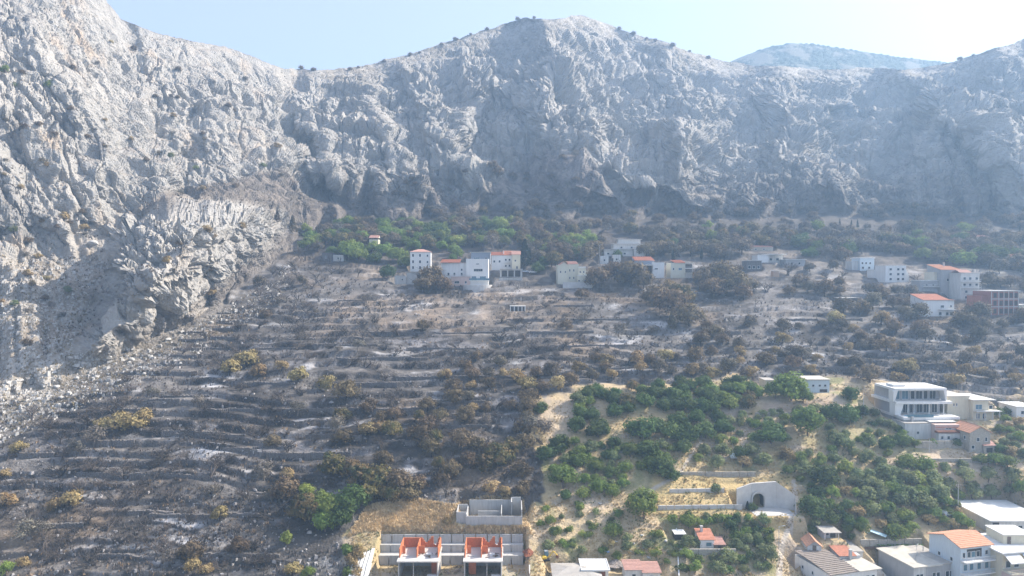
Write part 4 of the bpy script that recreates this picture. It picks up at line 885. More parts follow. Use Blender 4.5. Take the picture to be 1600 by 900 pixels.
h = House('red_annex', 'red_annex_house', 'low house with flat red roof and white eaves behind the brown corrugated roof'); h.body(OFFW); h.gable(TILE, 1.1, .35, 0, .72, wall=OFFW, mono=True); h.flat(ROOFG, .1, .2, .74, 1.35, y0=2); h.body(OFFW, .75, 1.34, 2.2); h.chimney(.42, -.8, 1.0, 1.7)
h = House('long_house', 'corrugated_roof_house', 'long white house with brown corrugated roof and cream flat wing'); w, H, d = h.w, h.h, h.d
h.body(WHITE, 0, 1, 0, d, z1=.96)
m = MB(); n = 16; x0, x1 = h.X(0) - .3, h.X(.60)
for i in range(n): q0 = -.4 + (d + .2) * i / n; q1 = -.4 + (d + .2) * (i + 1) / n; zz = H * .97 + .9 * math.sin(math.pi * min(i / n * .5 + .0, .5)); m.prism([(q0, zz), (q1, zz + .06), (q1, zz + .14), (q0, zz + .24)], 'x', x0, x1)
m.obj('corrugated_roof', CORR, h.r)
h.flat(ROOFB, .45, .25, .61, 1.02, y0=-.5, y1=7); h.flat(ROOFG, .1, .2, .61, 1.0, y0=7.6, y1=d)
h.grid((.12, .3, .68, .8, .92), (.25,), 1.0, 1.5, y=-.0); h.door(.5, 1.0, 2.0)
for y in (3, 6, 9.5): h.win(y, .35, .7, .9, 'l', 0)
h.balcony(.62, 1.0, .02, .9)
h = House('concrete_house', 'flat_roof_house', 'weathered grey house with beige flat roof, white balconies on the front'); H = h.h
h.body(GREYR, 0, 1, .0); h.flat(ROOFB, .4, .25, 0, .62, y0=-.4, y1=11); h.flat(ROOFG, .3, .2, .68, 1, y0=0, y1=10.5); h.body(OFFW, 0.02, .3, -.02, .0, z0=-1, name='stair_wall')
h.grid((.12, .20, .5, .6, .82, .92), (.40,), 1.1, 1.5, y=-.02); h.balcony(.0, .34, .28, 1.3, rail=WHITE); h.balcony(.66, 1.0, .28, 1.3, rail=WHITE)
for f, y in ((.3, 3), (.45, 4.5), (.8, 7)): h.box('roof_pipe', METAL, f, f + .012, y, y + .12, 1.04, 1.26)
p_ = MB(); p_.bar((h.X(.72), 8, H + .25), (h.X(.72), 8, H + 1.4), .04).obj('antenna_pole', METAL, h.r)
cd = []; 
for i in range(12): cd.append((.5 * math.cos(i * math.pi / 6), .5 * math.sin(i * math.pi / 6)))
MB().prism(cd, 'y', -.06, .04).obj('satellite_dish', ROOFW, h.r, loc=(h.X(.72), 7.9, H + 1.5)).rotation_euler = (.5, 0, .5)
h = House('shaded_white_house', 'tall_white_house', 'tall white house with bluish shade tint, broad red roof and two balcony floors'); H = h.h
h.body(SHADEW, 0, 1); h.gable(TILEO, 1.5, .45, wall=SHADEW); h.body(SHADEW, -.02, 1.02, -.01, 0, z0=-1, z1=.62, name='lower_front')  # white walls tinted with the blue they take on in shade
h.win(.1, .74, .9, 1.4); h.box('loggia_shade', DARK, .2, .68, -.03, .0, .74, .93); h.win(.26, .745, 1.0, 1.45, y=-.04); h.win(.40, .745, 1.2, 1.45, y=-.04, gm=GLASSB); h.win(.56, .745, 1.1, 1.45, y=-.04); h.win(.84, .77, .9, 1.1)  # the loggia is a flat dark panel standing for its shade
h.balcony(0, 1.06, .70, 1.6, mat=WHITE); h.balcony(0, 1.0, .42, 1.5, mat=WHITE, rail=SHADEW); h.grid((.15, .35, .6, .85), (.46,), 1.2, 1.6, y=-.015, gm=GLASSB); h.grid((.3, .7), (.12,), 1.0, 1.3, y=-.015)
for y in (2.5, 6): h.win(y, .6, .8, 1.0, 'l', 0)
h = House('terrace_house', 'terraced_flat_house', 'cream flat-roofed house with long terraces and two awnings at right edge'); H = h.h
h.body(CREAM, 0, 1); h.flat(ROOFW, .5, .3, 0, 1, y0=0, y1=10.8); h.body(PINK, -.02, 1, -2.6, 0, z1=.58, name='lower_storey'); h.balcony(-.02, 1, .60, 2.7, mat=CREAM, rail=PINK)
for f in (.02, .40): 
    a = MB().prism([(-2.2, H * .82), (-.02, H * .97), (-.02, H * .99), (-2.2, H * .84)], 'x', h.X(f), h.X(f + .32)).obj('awning', ROOFW if f < .1 else SHADEW, h.r)
h.grid((.12, .3, .55, .7), (.64,), 1.4, 1.7); h.grid((.15, .4, .65), (.3,), 1.3, 1.4, y=-2.6)
pz = PLACE['terrace_house']; o_ = PLACE['roof_hut']; PLACE['roof_hut'] = (Vector((pz[0].x + 1.0, pz[0].y + 4.0, pz[0].z + H + .3)), 7.0, 2.2, 6, 0, pz[5])
h = House('roof_hut', 'rooftop_room', 'cream rooftop room with white roof standing on the terraced house', 'room'); h.body(CREAM, z0=0); h.flat(ROOFW, .25, .2); h.door(.2, .9, 1.8)
h = House('flat_white', 'flat_white_building', 'single-storey building with broad white flat roof beside parked cars', 'building'); h.body(OFFW); h.flat(ROOFW, .4, .3); h.box('garage_shade', DARK, .03, .14, -.04, .0, .05, .9); h.grid((.3, .5), (.3,), 1.2, 1.1)  # garage shade drawn as a dark panel on the wall
# ------------------------------------------------------------------ villas on the right
h = House('modern_villa', 'modern_villa', 'white modern villa with slanted frames and two storeys of dark glass', 'villa'); H = h.h; w = h.w
h.body(GREYR, .03, .97, 1.4, z1=.98); HX = h.X
MB().box(HX(-.04), HX(1.0), -1.2, 10, H * .96, H * 1.03).obj('roof', WHITE, h.r); MB().prism([(HX(-.06), H * .60), (HX(-.06), H * .96), (HX(.03), H * .96), (HX(-.03), H * .60)], 'y', -1.2, 1.4).obj('slanted_frame', WHITE, h.r)
MB().prism([(HX(.94), H * .96), (HX(1.0), H * .96), (HX(1.0), H * .60), (HX(.985), H * .60)], 'y', -1.2, 1.4).obj('slanted_frame', WHITE, h.r)
MB().box(HX(-.04), HX(1.08), -2.0, 12, H * .54, H * .62).obj('floor_slab', WHITE, h.r); MB().prism([(HX(-.04), H * .18), (HX(-.04), H * .54), (HX(.13), H * .54), (HX(.07), H * .18)], 'y', -1.6, 1.4).obj('slanted_frame', WHITE, h.r)
MB().box(HX(.02), HX(1.12), -4.6, 12, H * .10, H * .18).obj('terrace_slab', WHITE, h.r); MB().box(HX(.05), HX(.95), -4.2, .4, -3, H * .10).obj('base_wall', OFFW, h.r); MB().box(HX(.1), HX(.6), -4.7, -4.62, H * .18, H * .27).obj('glass_balustrade', GLASSB, h.r)
MB().box(HX(.12), HX(.55), -3.9, -1.9, H * .181, H * .186).obj('pool_water', pm('pool_water', (.10, .42, .55), rough=.1), h.r)
for i, f in enumerate((.12, .27, .42, .55, .68, .82)): h.win(f, .64, 2.2 if i % 2 else 1.4, H * .27, y=1.4, gm=GLASSB if i < 2 else GLASS)
for i, f in enumerate((.17, .28, .42, .56, .70, .86)): h.win(f, .20, 1.9, H * .31, y=1.38)
for f in (.22, .34, .64, .93): MB().box(HX(f), HX(f) + .2, -1.4, -1.2, H * .18, H * .54).obj('column', WHITE, h.r)
h.win(.86, -.12, 2.0, 1.3, y=-4.2)
MB().box(HX(.05), HX(.3), 2, 6, H * 1.04, H * 1.10).obj('roof_skylight', ROOFW, h.r)
h = House('cream_villa', 'cream_villa', 'cream two-storey villa with flat roofs right of the modern villa', 'villa'); H = h.h; HX = h.X
h.body(CREAM, -.28, .35, 1.5, z1=1.08); h.flat(ROOFB, .1, .2, -.28, .35, y0=1.5, z=1.08); h.body(CREAM, .35, .8, 0, z1=.92); h.flat(OFFW, .2, .2, .33, .98, y0=-.3, z=.94); h.body(CREAM, .8, 1.0, .6, z1=.45); h.flat(OFFW, .25, .2, .4, 1.08, y0=-1.2, y1=1.0, z=.42)
h.win(-.1, .62, .5, 1.0, y=1.5); h.win(-.02, .62, .5, 1.0, y=1.5); h.win(.52, .50, 2.2, 1.6, gm=GLASSB); h.grid((.5, .68), (.05,), 1.2, 1.8); h.win(.9, .5, 1.2, 1.2, y=.6)
for f in (.42, .62, .84, 1.04): MB().box(HX(f), HX(f) + .18, -1.2, -1.02, 0, H * .42).obj('column', OFFW, h.r)
h = House('red_terrace_house', 'terrace_house', 'low grey house with rusty red terrace and white roof below the modern villa'); H = h.h; HX = h.X
h.body(OFFW, -.35, .35, 2, z1=.95); h.flat(ROOFG, .1, .2, -.35, .35, y0=2, z=.95); h.body(PINK, .35, 1, 0, z1=.95); h.box('red_terrace', RUST, .33, .95, -1.6, 0, .5, .62); h.body(OFFW, .36, .94, -1.5, 0, z1=.48, name='terrace_base'); h.flat(ROOFW, .4, .2, .36, 1.0, y0=2.5, z=1.02); h.gable(TILE, .5, .1, .36, 1, 0, 2.5, z=.8, mono=True)
h.grid((.45, .62), (.12,), .9, 1.1, y=-1.5); h.win(.0, .3, .9, .9, y=2); h.win(.7, .66, 2.0, .5); h.chimney(-.05, 4, .95, 1.6)
h = House('stone_house', 'stone_house', 'narrow pale stone house with red gable roof and grey windows'); h.body(STONE, -.42, 1, 0, z1=.95); h.gable(TILEO, 1.7, .35, -.42, 1, wall=STONE, axis='y', z=.95)
h = SITES_OBJ and h; h.win(.15, .50, 1.0, 1.2, gm=GLASS); h.win(.7, .50, .8, 1.3); h.win(-.2, .15, 1.0, 1.1); h.win(2, .55, .9, 1.1, 'l', -.42); h.win(5, .2, .9, 1.1, 'l', -.42); h.door(.75, 1.0, 2.0)
h = House('stone_annex', 'stone_annex', 'stone lean-to with pale sloping roof against the narrow stone house', 'annex'); h.body(STONE); h.gable(TILEP, 1.2, .25, wall=STONE, mono=True); h.box('opening', DARK, .2, .7, -.03, 0, .05, .7)  # dark panel on solid stone paints the shade of an opening
h = House('edge_white', 'small_white_house', 'small white house cut by the right edge above the path'); h.body(WHITE); h.flat(ROOFW, .3, .2); h.grid((.3, .7), (.3,), 1.1, 1.1)
h = House('white_bungalow', 'white_bungalow', 'low white bungalow with pale flat roof beside the great dark tree', 'bungalow'); h.body(SHADEW); h.flat(ROOFB, .4, .25); h.box('porch_shade', DARK, .55, .9, -.04, 0, .02, .25); h.grid((.25, .55, .8), (.45,), .9, .8)  # shade of the porch is a dark panel on the front
h = House('low_block', 'low_hut', 'low pale block hut half hidden left of the great dark tree', 'hut'); h.body(CREAM); h.flat(ROOFG, .2, .2); h.win(.5, .4, .9, .7)
# ------------------------------------------------------------------ tunnel portal
h = House('tunnel', 'tunnel_portal', 'pale concrete tunnel portal with arched opening and angled wing walls', 'tunnel portal'); w, H = h.w, h.h; HX = h.X
def arch(m, xc, hw, hh, y0, y1, xl_, xr_, zl, zr, n=12):
    """wall from xl_ to xr_ whose top runs zl..zr, with an arched hole of half width hw and height hh"""
    xs_ = [xl_] + [xc - hw * math.cos(math.pi * i / n) for i in range(n + 1)] + [xr_]; zt = lambda x: zl + (zr - zl) * (x - xl_) / (xr_ - xl_)
    for a, b in zip(xs_[:-1], xs_[1:]):
        f = lambda x: (hh - hw + math.sqrt(max(hw * hw - (x - xc) ** 2, 0))) if abs(x - xc) <= hw + 1e-6 else -2.0
        za, zb = (f(a), f(b)) if abs((a + b) / 2 - xc) < hw else (-2., -2.)
        m.prism([(a, za), (b, zb), (b, zt(b)), (a, zt(a))], 'y', y0, y1)
m = MB(); arch(m, HX(.40), 1.6, 3.9, 2.5, 3.1, HX(.28), HX(.72), H * .99, H * 1.06); m.obj('portal_wall', CONCL, h.r)
m = MB()
for i in range(14):
    t0, t1 = math.pi * i / 14, math.pi * (i + 1) / 14; P = lambda t, rr: (HX(.40) - rr * math.cos(t), 2.6 + rr * math.sin(t)); m.prism([P(t0, 1.62), P(t1, 1.62), P(t1, 1.98), P(t0, 1.98)], 'y', 2.2, 2.497)
m.box(HX(.40) - 1.98, HX(.40) - 1.62, 2.2, 2.497, 0, 2.6).box(HX(.40) + 1.62, HX(.40) + 1.98, 2.2, 2.497, 0, 2.6).obj('arch_ring', CONCL, h.r)
MB().box(HX(.40) - 1.65, HX(.40) + 1.65, 7.5, 7.7, -.2, 4.4).box(HX(.4) - 1.8, HX(.4) - 1.62, 3.1, 7.5, -.2, 4.4).box(HX(.4) + 1.62, HX(.4) + 1.8, 3.1, 7.5, -.2, 4.4).box(HX(.4) - 1.8, HX(.4) + 1.8, 3.1, 7.7, 4.4, 4.6).obj('tunnel_bore', DARK, h.r)
def wing(xa, ya, za, xb, yb_, zb):
    m = MB(); m.v = [(xa, ya, -2), (xb, yb_, -2), (xb, yb_ + .5, -2), (xa, ya + .5, -2), (xa, ya, za), (xb, yb_, zb), (xb, yb_ + .5, zb), (xa, ya + .5, za)]
    m.f = [(3, 2, 1, 0), (4, 5, 6, 7), (0, 1, 5, 4), (1, 2, 6, 5), (2, 3, 7, 6), (3, 0, 4, 7)]; m.obj('wing_wall', CONCL, h.r)
wing(HX(-.02), 1.0, H * .84, HX(.28) - .01, 2.55, H * .99); wing(HX(.72) + .01, 2.55, H * 1.05, HX(1.0), .2, H * .62); wing(HX(1.0) + .02, .2, H * .6, HX(.92), -3.6, H * .12)
MB().box(HX(.2), HX(.9), -4, 2.5, -.3, .06).obj('forecourt', CONCL, h.r)
# concrete field walls left of the tunnel
for (xa, xb, py, hgt, lab) in ((1046, 1132, 770, 1.0, 'short pale concrete wall across the dry field, upper one left of the tunnel'), (1028, 1160, 797, 1.2, 'long pale concrete wall across the dry field, lower one left of the tunnel')):
    a, b = hit(xa, py), hit(xb, py); z = max(a.z, b.z); wall_run('field_wall', lab, [(a.x, a.y, a.z + hgt), (b.x, a.y + .5, a.z + hgt + .1)], CONCL, .35, -2.2)
for (xa, xb, py, hgt, mat, lab) in ((1062, 1150, 868, 1.6, STONE, 'grey stone garden wall below the tiny red-roofed hut'), (1430, 1520, 700, 2.0, STONE, 'long stone terrace wall below the red terrace house'), (1180, 1262, 652, 1.6, STONE, 'stone terrace wall left of the tall light green tree'),
                                    (1345, 1432, 852, 1.4, STONE, 'low stone wall of the green vegetable garden'), (780, 816, 438, 1.2, CONC, 'grey wall below the garage row in the village'), (1440, 1560, 722, 1.0, STONE, 'pale kerb wall of the sandy yard below the stone house'), (1050, 1180, 742, .8, STONE, 'dry stone wall with bushes above the tunnel')):
    a, b = hit(xa, py), hit(xb, py); wall_run('stone_wall', lab, [(a.x, a.y, a.z + hgt), (b.x, (a.y + b.y) / 2 * .5 + a.y * .5, a.z + hgt)], mat, .4, -2.4)
a, b = hit(1056, 830), hit(1060, 905); wall_run('field_wall', 'white stepped boundary wall running down beside the black shed', [(a.x, a.y, a.z + .9), (b.x, b.y, b.z + .9)], WHITE, .3, -2.0, every=2.0)
# ------------------------------------------------------------------ the upper village
h = House('v_white3', 'three_storey_house', 'white three-storey house with dark shuttered windows and brown hip roof'); h.body(WHITE); h.hip(TILEP, 1.5, .4)
h.grid((.14, .48), (.12, .42, .74), 1.0, 1.5, gm=GLASS); h.grid((.84,), (.42, .74), .9, 1.2)
h = House('v_low', 'low_bare_house', 'low bare concrete house below the white three-storey house'); h.body(CONC, 0, .45, z1=.7); h.body(CONCL, .45, 1, 2); h.flat(ROOFB, .3, .25, .42, 1, y0=1.6); h.flat(CONC, .1, .2, 0, .44, z=.7); h.win(.3, .3, .9, .9)
h = House('v_red', 'red_roof_house', 'pinkish terraced house with red roof left of the white modern block'); H = h.h; h.body(WHITE, .1, 1, 1.0, z1=.95); h.body(PINK, .35, 1, -1.4, 1.0, z1=.36, name='lower_storey'); h.gable(TILE, 1.2, .3, 0.0, .62, z=.98, mono=True); h.body(WHITE, 0, .1, 1.5, z1=.95, name='side_wall'); h.flat(PINK, .1, .2, .62, 1.0, y0=1, z=.96); h.balcony(.34, 1.02, .38, 1.6, mat=PINK)
h.grid((.7, .88), (.62,), .9, 1.1, y=1.0); h.grid((.25, .45, .7), (.42,), 1.0, 1.4, y=1.0); h.win(.55, .08, 2.4, 1.3, y=-1.4); h.win(.85, .08, 1.0, 1.3, y=-1.4)
h = House('v_modern', 'modern_block', 'tall white modern block with wide blue windows on a round concrete base', 'house'); H = h.h; h.body(WHITE, 0, 1); h.flat(WHITE, .05, .25, parapet=.3)
h.win(.52, .82, 1.6, .5); h.win(.55, .55, 4.4, 1.3); h.win(.36, .22, 2.2, 1.8, gm=GLASSB); h.win(.76, .22, 3.0, 1.8, gm=GLASSB); h.balcony(.15, 1.05, .2, 1.2, glass=True, rail=GLASSB)
cp = [(h.X(.52) + 7.2 * math.cos(t), -1.5 + 5 * math.sin(t)) for t in [math.pi + math.pi * i / 14 for i in range(15)]]
MB().prism(cp + [(h.X(.52) + 7.2, 1), (h.X(.52) - 7.2, 1)], 'z', -6, .3).obj('round_base', CONCL, h.r)
h = House('v_blue', 'blue_grey_house', 'blue-grey house with flat roof peeking above the white modern block'); h.body(SLATE, 0, 1); h.flat(OFFW, .5, .25); h.win(.3, .35, 3.2, 1.3, gm=GLASSB); h.win(.78, .3, .8, 1.6)
h = House('v_redroofs', 'red_roof_apartment_house', 'white apartment house under low red tiled roofs right of the modern block'); h.body(WHITE); h.gable(TILE, 1.3, .4, 0, .5, wall=WHITE, mono=True); h.gable(TILE, 1.7, .4, .5, 1, wall=WHITE, mono=True); h.grid((.12, .35), (.5,), 1.0, 1.2); h.grid((.62, .78, .92), (.2, .6), 1.0, 1.2); h.balcony(.5, 1.0, .5, 1.2); h.balcony(.5, 1.0, .12, 1.2); h.chimney(.52, 3, 1.1, 1.6, WHITE)
h = House('v_tan', 'tan_house', 'narrow tan house with light roof beside the tall dark conifer'); h.body(CREAM); h.gable(TILEP, 1.2, .3, wall=CREAM); h.win(.6, .2, .9, 1.5); h.win(.4, .6, .9, 1.0)
h = House('v_garage', 'garage_row', 'dark open garage row below the red-roofed apartment house', 'garage'); h.body(CONC, y0=.5); h.flat(CONCL, .2, .25, y0=0); 
for f in (.08, .38, .68): h.box('garage_shade', DARK, f, f + .24, .45, .5, .05, .85)  # dark panels give the garages their inner shade by colour
h = House('v_yellow', 'pale_yellow_house', 'pale yellow villa of stepped blocks with many small dark windows', 'villa'); H = h.h
h.body(YELL, 0, .3, 1.0, z0=-3, z1=.95); h.body(YELL, .3, .62, 2.0, z1=1.0); h.body(YELL, .6, .82, .5, z1=.82); h.body(YELL, .55, 1.02, -2.0, .5, z1=.42, name='lower_wing'); h.body(YELL, .82, 1.0, .5, z1=.66); h.gable(TILEP, 1.0, .2, .05, .3, 1.0, z=.95, axis='y', wall=YELL); h.gable(TILEP, 1.0, .2, .32, .60, 2.0, z=1.0, mono=True)
h.flat(WHITE, .05, .2, .62, .82, .5, z=.82, parapet=.3); h.flat(WHITE, .05, .2, .55, 1.02, -2.0, .5, z=.42); h.grid((.08, .22), (.55,), .7, 1.1, y=1.0); h.grid((.36, .48), (.25, .62), .7, 1.2, y=2.0); h.grid((.66, .76), (.55,), .8, 1.0, y=.5); h.grid((.6, .78, .95), (.12,), .9, .9, y=-2.0); h.win(.92, .48, .9, .6, y=.5)
h = House('v_tower_wall', 'yard_wall', 'pale yard wall below the pale yellow villa', 'wall'); h.body(CONCL)
h = House('v_terraces', 'stepped_terrace_block', 'long pale stepped block of flat terraces highest in the village', 'building'); H = h.h
h.body(OFFW, 0, .7, 0, z1=.45); h.flat(CONCL, .4, .25, 0, .95, -.6, 4, z=.45); h.body(OFFW, .25, 1, 4, z1=.85); h.flat(CONCL, .4, .25, .22, 1, 3.4, 8, z=.85); h.body(OFFW, .4, .95, 8, z1=1.2); h.flat(CONCL, .4, .25, .38, .97, 7.6, 14, z=1.2); h.grid((.1, .3, .5), (.1,), 1.4, 1.0); h.grid((.45, .7, .85), (.55,), 1.2, 1.0, y=4); h.body(WHITE, .72, 1.0, -1, 3.9, z1=.55, name='white_wing'); h.win(.85, .15, 1.0, 1.0, y=-1)
h = House('v_ruin', 'gutted_house', 'gutted pale house with broken front among the burned trees', 'ruin'); h.body(OFFW, 0, .4, z1=1); h.body(CHAR, .4, .65, 1.0, z1=.7); h.body(OFFW, .65, 1, z1=1.15); h.win(.2, .3, 1.0, 1.2); h.win(.8, .4, 1.0, 1.2)
h = House('v_slate', 'slate_blue_house', 'slate blue house with red tiled roof behind burned trees'); h.body(SLATE); h.gable(TILE, 1.5, .3, z=.98, wall=SLATE, mono=True); h.win(.15, .5, 1.0, 1.0); h.win(.45, .55, .9, .9)
h = House('v_slatewhite', 'white_block_house', 'white block house with dark recessed terrace in front of slate blue house'); h.body(WHITE, .35, 1); h.body(OFFW, 0, .35, 2, z1=.9); h.flat(WHITE, .2, .2, 0, .38, -.4, z=.82); h.box('recess_shade', DARK, .03, .34, 1.94, 2, .1, .78); h.flat(WHITE, .05, .2, .36, 1, z=1.0); h.win(.55, .55, 1.6, .7)  # a dark sheet paints the shade of the terrace recess
h = House('v_cream', 'cream_house', 'cream house with red roof and green-framed white balconies'); h.body(YELL, 0, .65); h.body(WHITE, .66, 1, 1.0); h.gable(TILE, 1.1, .3, .2, .65, mono=True); h.flat(OFFW, .2, .25, .64, 1.02, y0=-.6, z=.98); h.balcony(.64, 1.02, .66, 1.5); h.balcony(.64, 1.02, .34, 1.5); h.box('loggia_shade', DARK, .68, .98, .95, 1.0, .66, .9); h.box('loggia_shade', DARK, .68, .98, .95, 1.0, .34, .58); h.grid((.42,), (.5,), 1.8, 1.2, gm=GLASSB); h.win(.12, .5, .8, 1.2)  # both loggias are dark sheets in place of shaded depth
h = House('v_white_flat', 'white_flat_house', 'white flat-roofed house with open terrace on the burned slope'); h.body(WHITE, 0, .4, z1=.8); h.body(OFFW, .4, 1, 2.5, z1=.8); h.flat(WHITE, .5, .3, .38, 1.0, y0=-.5, z=.85); h.flat(ROOFW, .2, .2, 0, .4, z=.8); h.grid((.55, .8), (.2,), 1.6, 1.4, y=2.5); h.box('post', WHITE, .4, .42, -.4, -.25, 0, .85)
h = House('v_dark', 'dark_shell_house', 'dark unfinished shell house left below the white flat-roofed house', 'house shell'); h.body(CHAR); h.flat(CONC, .2, .25); h.grid((.2, .5, .8), (.25,), 1.4, 1.6)
h = House('v_white_low', 'low_white_roof_house', 'low house with thin white roof right of the bare brown tree'); h.body(GREYR); h.flat(ROOFW, .5, .25); h.grid((.3, .7), (.25,), 1.2, 1.2)
h = House('v_farhouse', 'far_stone_house', 'long low stone house with pinkish roof above the white flat-roofed house'); h.body(STONE); h.gable(TILEP, .8, .3, wall=STONE, mono=True); h.grid((.25, .6), (.2,), 1.0, .9)
h = House('v_pair', 'pale_green_house', 'pale greenish-white house, leftmost of the three on the right slope'); h.body(SHADEW, .3, 1); h.body(OFFW, 0, .35, 2, z1=.75); h.flat(WHITE, .3, .25, .3, 1, parapet=.25); h.flat(ROOFW, .2, .2, 0, .3, y0=2, z=.75); h.grid((.42, .6, .8), (.5,), 1.0, 1.1); h.grid((.45, .75), (.1,), 1.2, 1.2)
h = House('v_mid_white', 'white_annex', 'low white annex between two white houses on the right slope', 'annex'); h.body(WHITE); h.flat(ROOFW, .2, .2); h.win(.5, .3, 1.2, 1.0)
h = House('v_long_white', 'white_gridded_house', 'white house with grid of windows, rightmost of three on the right slope'); h.body(WHITE); h.flat(WHITE, .1, .25); h.grid((.25, .62, .85), (.12, .42, .72), 1.3, 1.2); 
MB().prism([(h.X(1.0), -2), (h.X(1.0), h.h), (h.X(1.22), h.h * .35), (h.X(1.22), -2)], 'y', 1, 6).obj('sloping_wing', WHITE, h.r)
h = House('v_terrace_low', 'low_white_terrace', 'low white terrace house with overgrown balcony left of the big grey house'); h.body(GREYR); h.flat(WHITE, .2, .25); h.balcony(.15, .95, .45, 1.3, mat=WHITE, rail=WHITE); h.grid((.3, .6, .85), (.5,), 1.2, 1.0)
h = House('v_big_left', 'big_grey_house', 'big grey-blue house with orange roofs, left half of the tallest block'); h.body(GREYR); h.gable(TILEO, 1.8, .3, 0, .55, wall=GREYR, mono=True); h.gable(TILEO, 1.3, .3, .55, 1, y0=2, wall=GREYR, mono=True); h.body(CREAM, -.12, 0, 3, z1=.9, name='side_wing'); h.grid((.3, .75), (.5,), 1.2, 1.4); h.win(.62, .55, .9, 1.3); h.balcony(.5, 1, .42, 1.3); h.chimney(.42, 5, 1.2, 1.2)
h = House('v_big_right', 'grey_apartment_tower', 'tall grey-white apartment tower with loggias, right half of the tallest block', 'apartment house'); h.body(OFFW); h.flat(CONCL, .3, .25); h.gable(TILEP, .8, .2, .1, .7, 2, 8, z=1.04); h.grid((.2, .5, .85), (.74, .5), 1.3, 1.4); h.grid((.3, .7), (.25, .03), 1.3, 1.2); h.balcony(0, 1, .70, 1.2); h.balcony(0, 1, .46, 1.2); h.balcony(.3, 1, .22, 1.2)
h = House('v_red_white', 'white_house_red_roof', 'white house with long red roof below the tallest grey block'); h.body(WHITE); h.gable(TILE, 1.6, .4, 0, .82, mono=True, wall=WHITE); h.flat(TILEP, .2, .2, .84, 1.0, y0=-.6, z=.98); h.grid((.1, .9), (.55,), .8, .9); h.win(.62, .5, 1.6, 1.2); h.balcony(.5, 1, .42, 1.3); h.grid((.55, .78, .92), (.05,), 1.3, 1.4)
h = House('v_brick', 'brick_shell_building', 'unfinished red brick building with rows of empty openings and pale roof slab', 'unfinished building'); H = h.h
h.body(RUST if False else pm('dull_red_brick', (.30, .13, .10), var=.2, scale=2), -.06, 1); h.flat(CONCL, .5, .3); h.body(pm('dull_red_brick', (.30, .13, .10)), -.3, -.06, 2, z1=.8, name='side_wall')
for z in (.33, .66): h.box('floor_slab', CONC, -.07, 1.01, -.12, 0, z, z + .035)
for f in (-.06, .22, .42, .6, .8, .98): h.box('column', CONC, f, f + .025, -.10, 0, 0, 1)
for z in (.06, .40, .73):
    for f in (.09, .33, .52, .71, .9): h.box('opening', DARK, f - .06, f + .06, -.05, 0, z, z + .2)  # flat dark panels carry the shade of the empty openings
h = House('v_edge_red', 'red_roof_cottage', 'pale cottage with orange roof high at the right edge', 'cottage'); h.body(OFFW); h.gable(TILEO, 1.3, .3, mono=True, wall=OFFW); h.grid((.3, .7), (.3,), 1.0, 1.0)
h = House('v_edge_small', 'small_green_house', 'small pale green house at right edge beside brick shell'); h.body(YELL); h.flat(OFFW, .2, .2); h.win(.3, .3, 1.0, 1.0)
h = House('v_back', 'cream_back_house', 'cream house with reddish lean-to half hidden between green trees and cypresses'); h.body(CREAM, z1=.9); h.gable(TILEP, 1.0, .2, wall=CREAM); h.gable(TILE, .8, .2, .5, 1.3, -2, 0, z=.35, mono=True); h.body(PINK, .5, 1.3, -2, 0, z1=.35, name='lean_to'); h.win(.5, .55, .8, 1.1)
h = House('v_box', 'orange_brick_kiosk', 'tiny pale orange block hut beside the bare brown tree', 'hut'); h.body(pm('pale_orange_block', (.50, .33, .22))); h.flat(CONCL, .1, .15)
h = House('v_portico', 'terrace_portico', 'tiny white row of pillars on the burned slope below the village', 'portico'); h.flat(WHITE, .1, .2, z=.9); h.body(CHAR, .02, .98, 1.5, 2.8, z1=.88)
for f in (0, .25, .5, .75, .95): h.box('pillar', WHITE, f, f + .05, 0, .3, -.3, .9)
h = House('v_burned', 'burned_hut', 'burned grey hut with pale flat roof on the right slope', 'hut'); h.body(CHAR); h.flat(CONCL, .4, .2); h.win(.3, .3, .9, .8)
h = House('v_charred_home', 'charred_house', 'charred roofless house behind the tall black snags', 'ruin'); h.body(CHAR, 0, .5, z1=.8); h.body(OFFW, .5, 1, 1, z1=.6); h.win(.2, .3, 1.0, 1.0); h.win(.75, .2, 1.0, .9, y=1)
h = House('v_far_ruin', 'far_pale_house', 'pale small house far up among hazy trees at the right'); h.body(OFFW); h.gable(TILEP, 1.0, .3, mono=True, wall=OFFW); h.win(.5, .3, 1.0, .9)
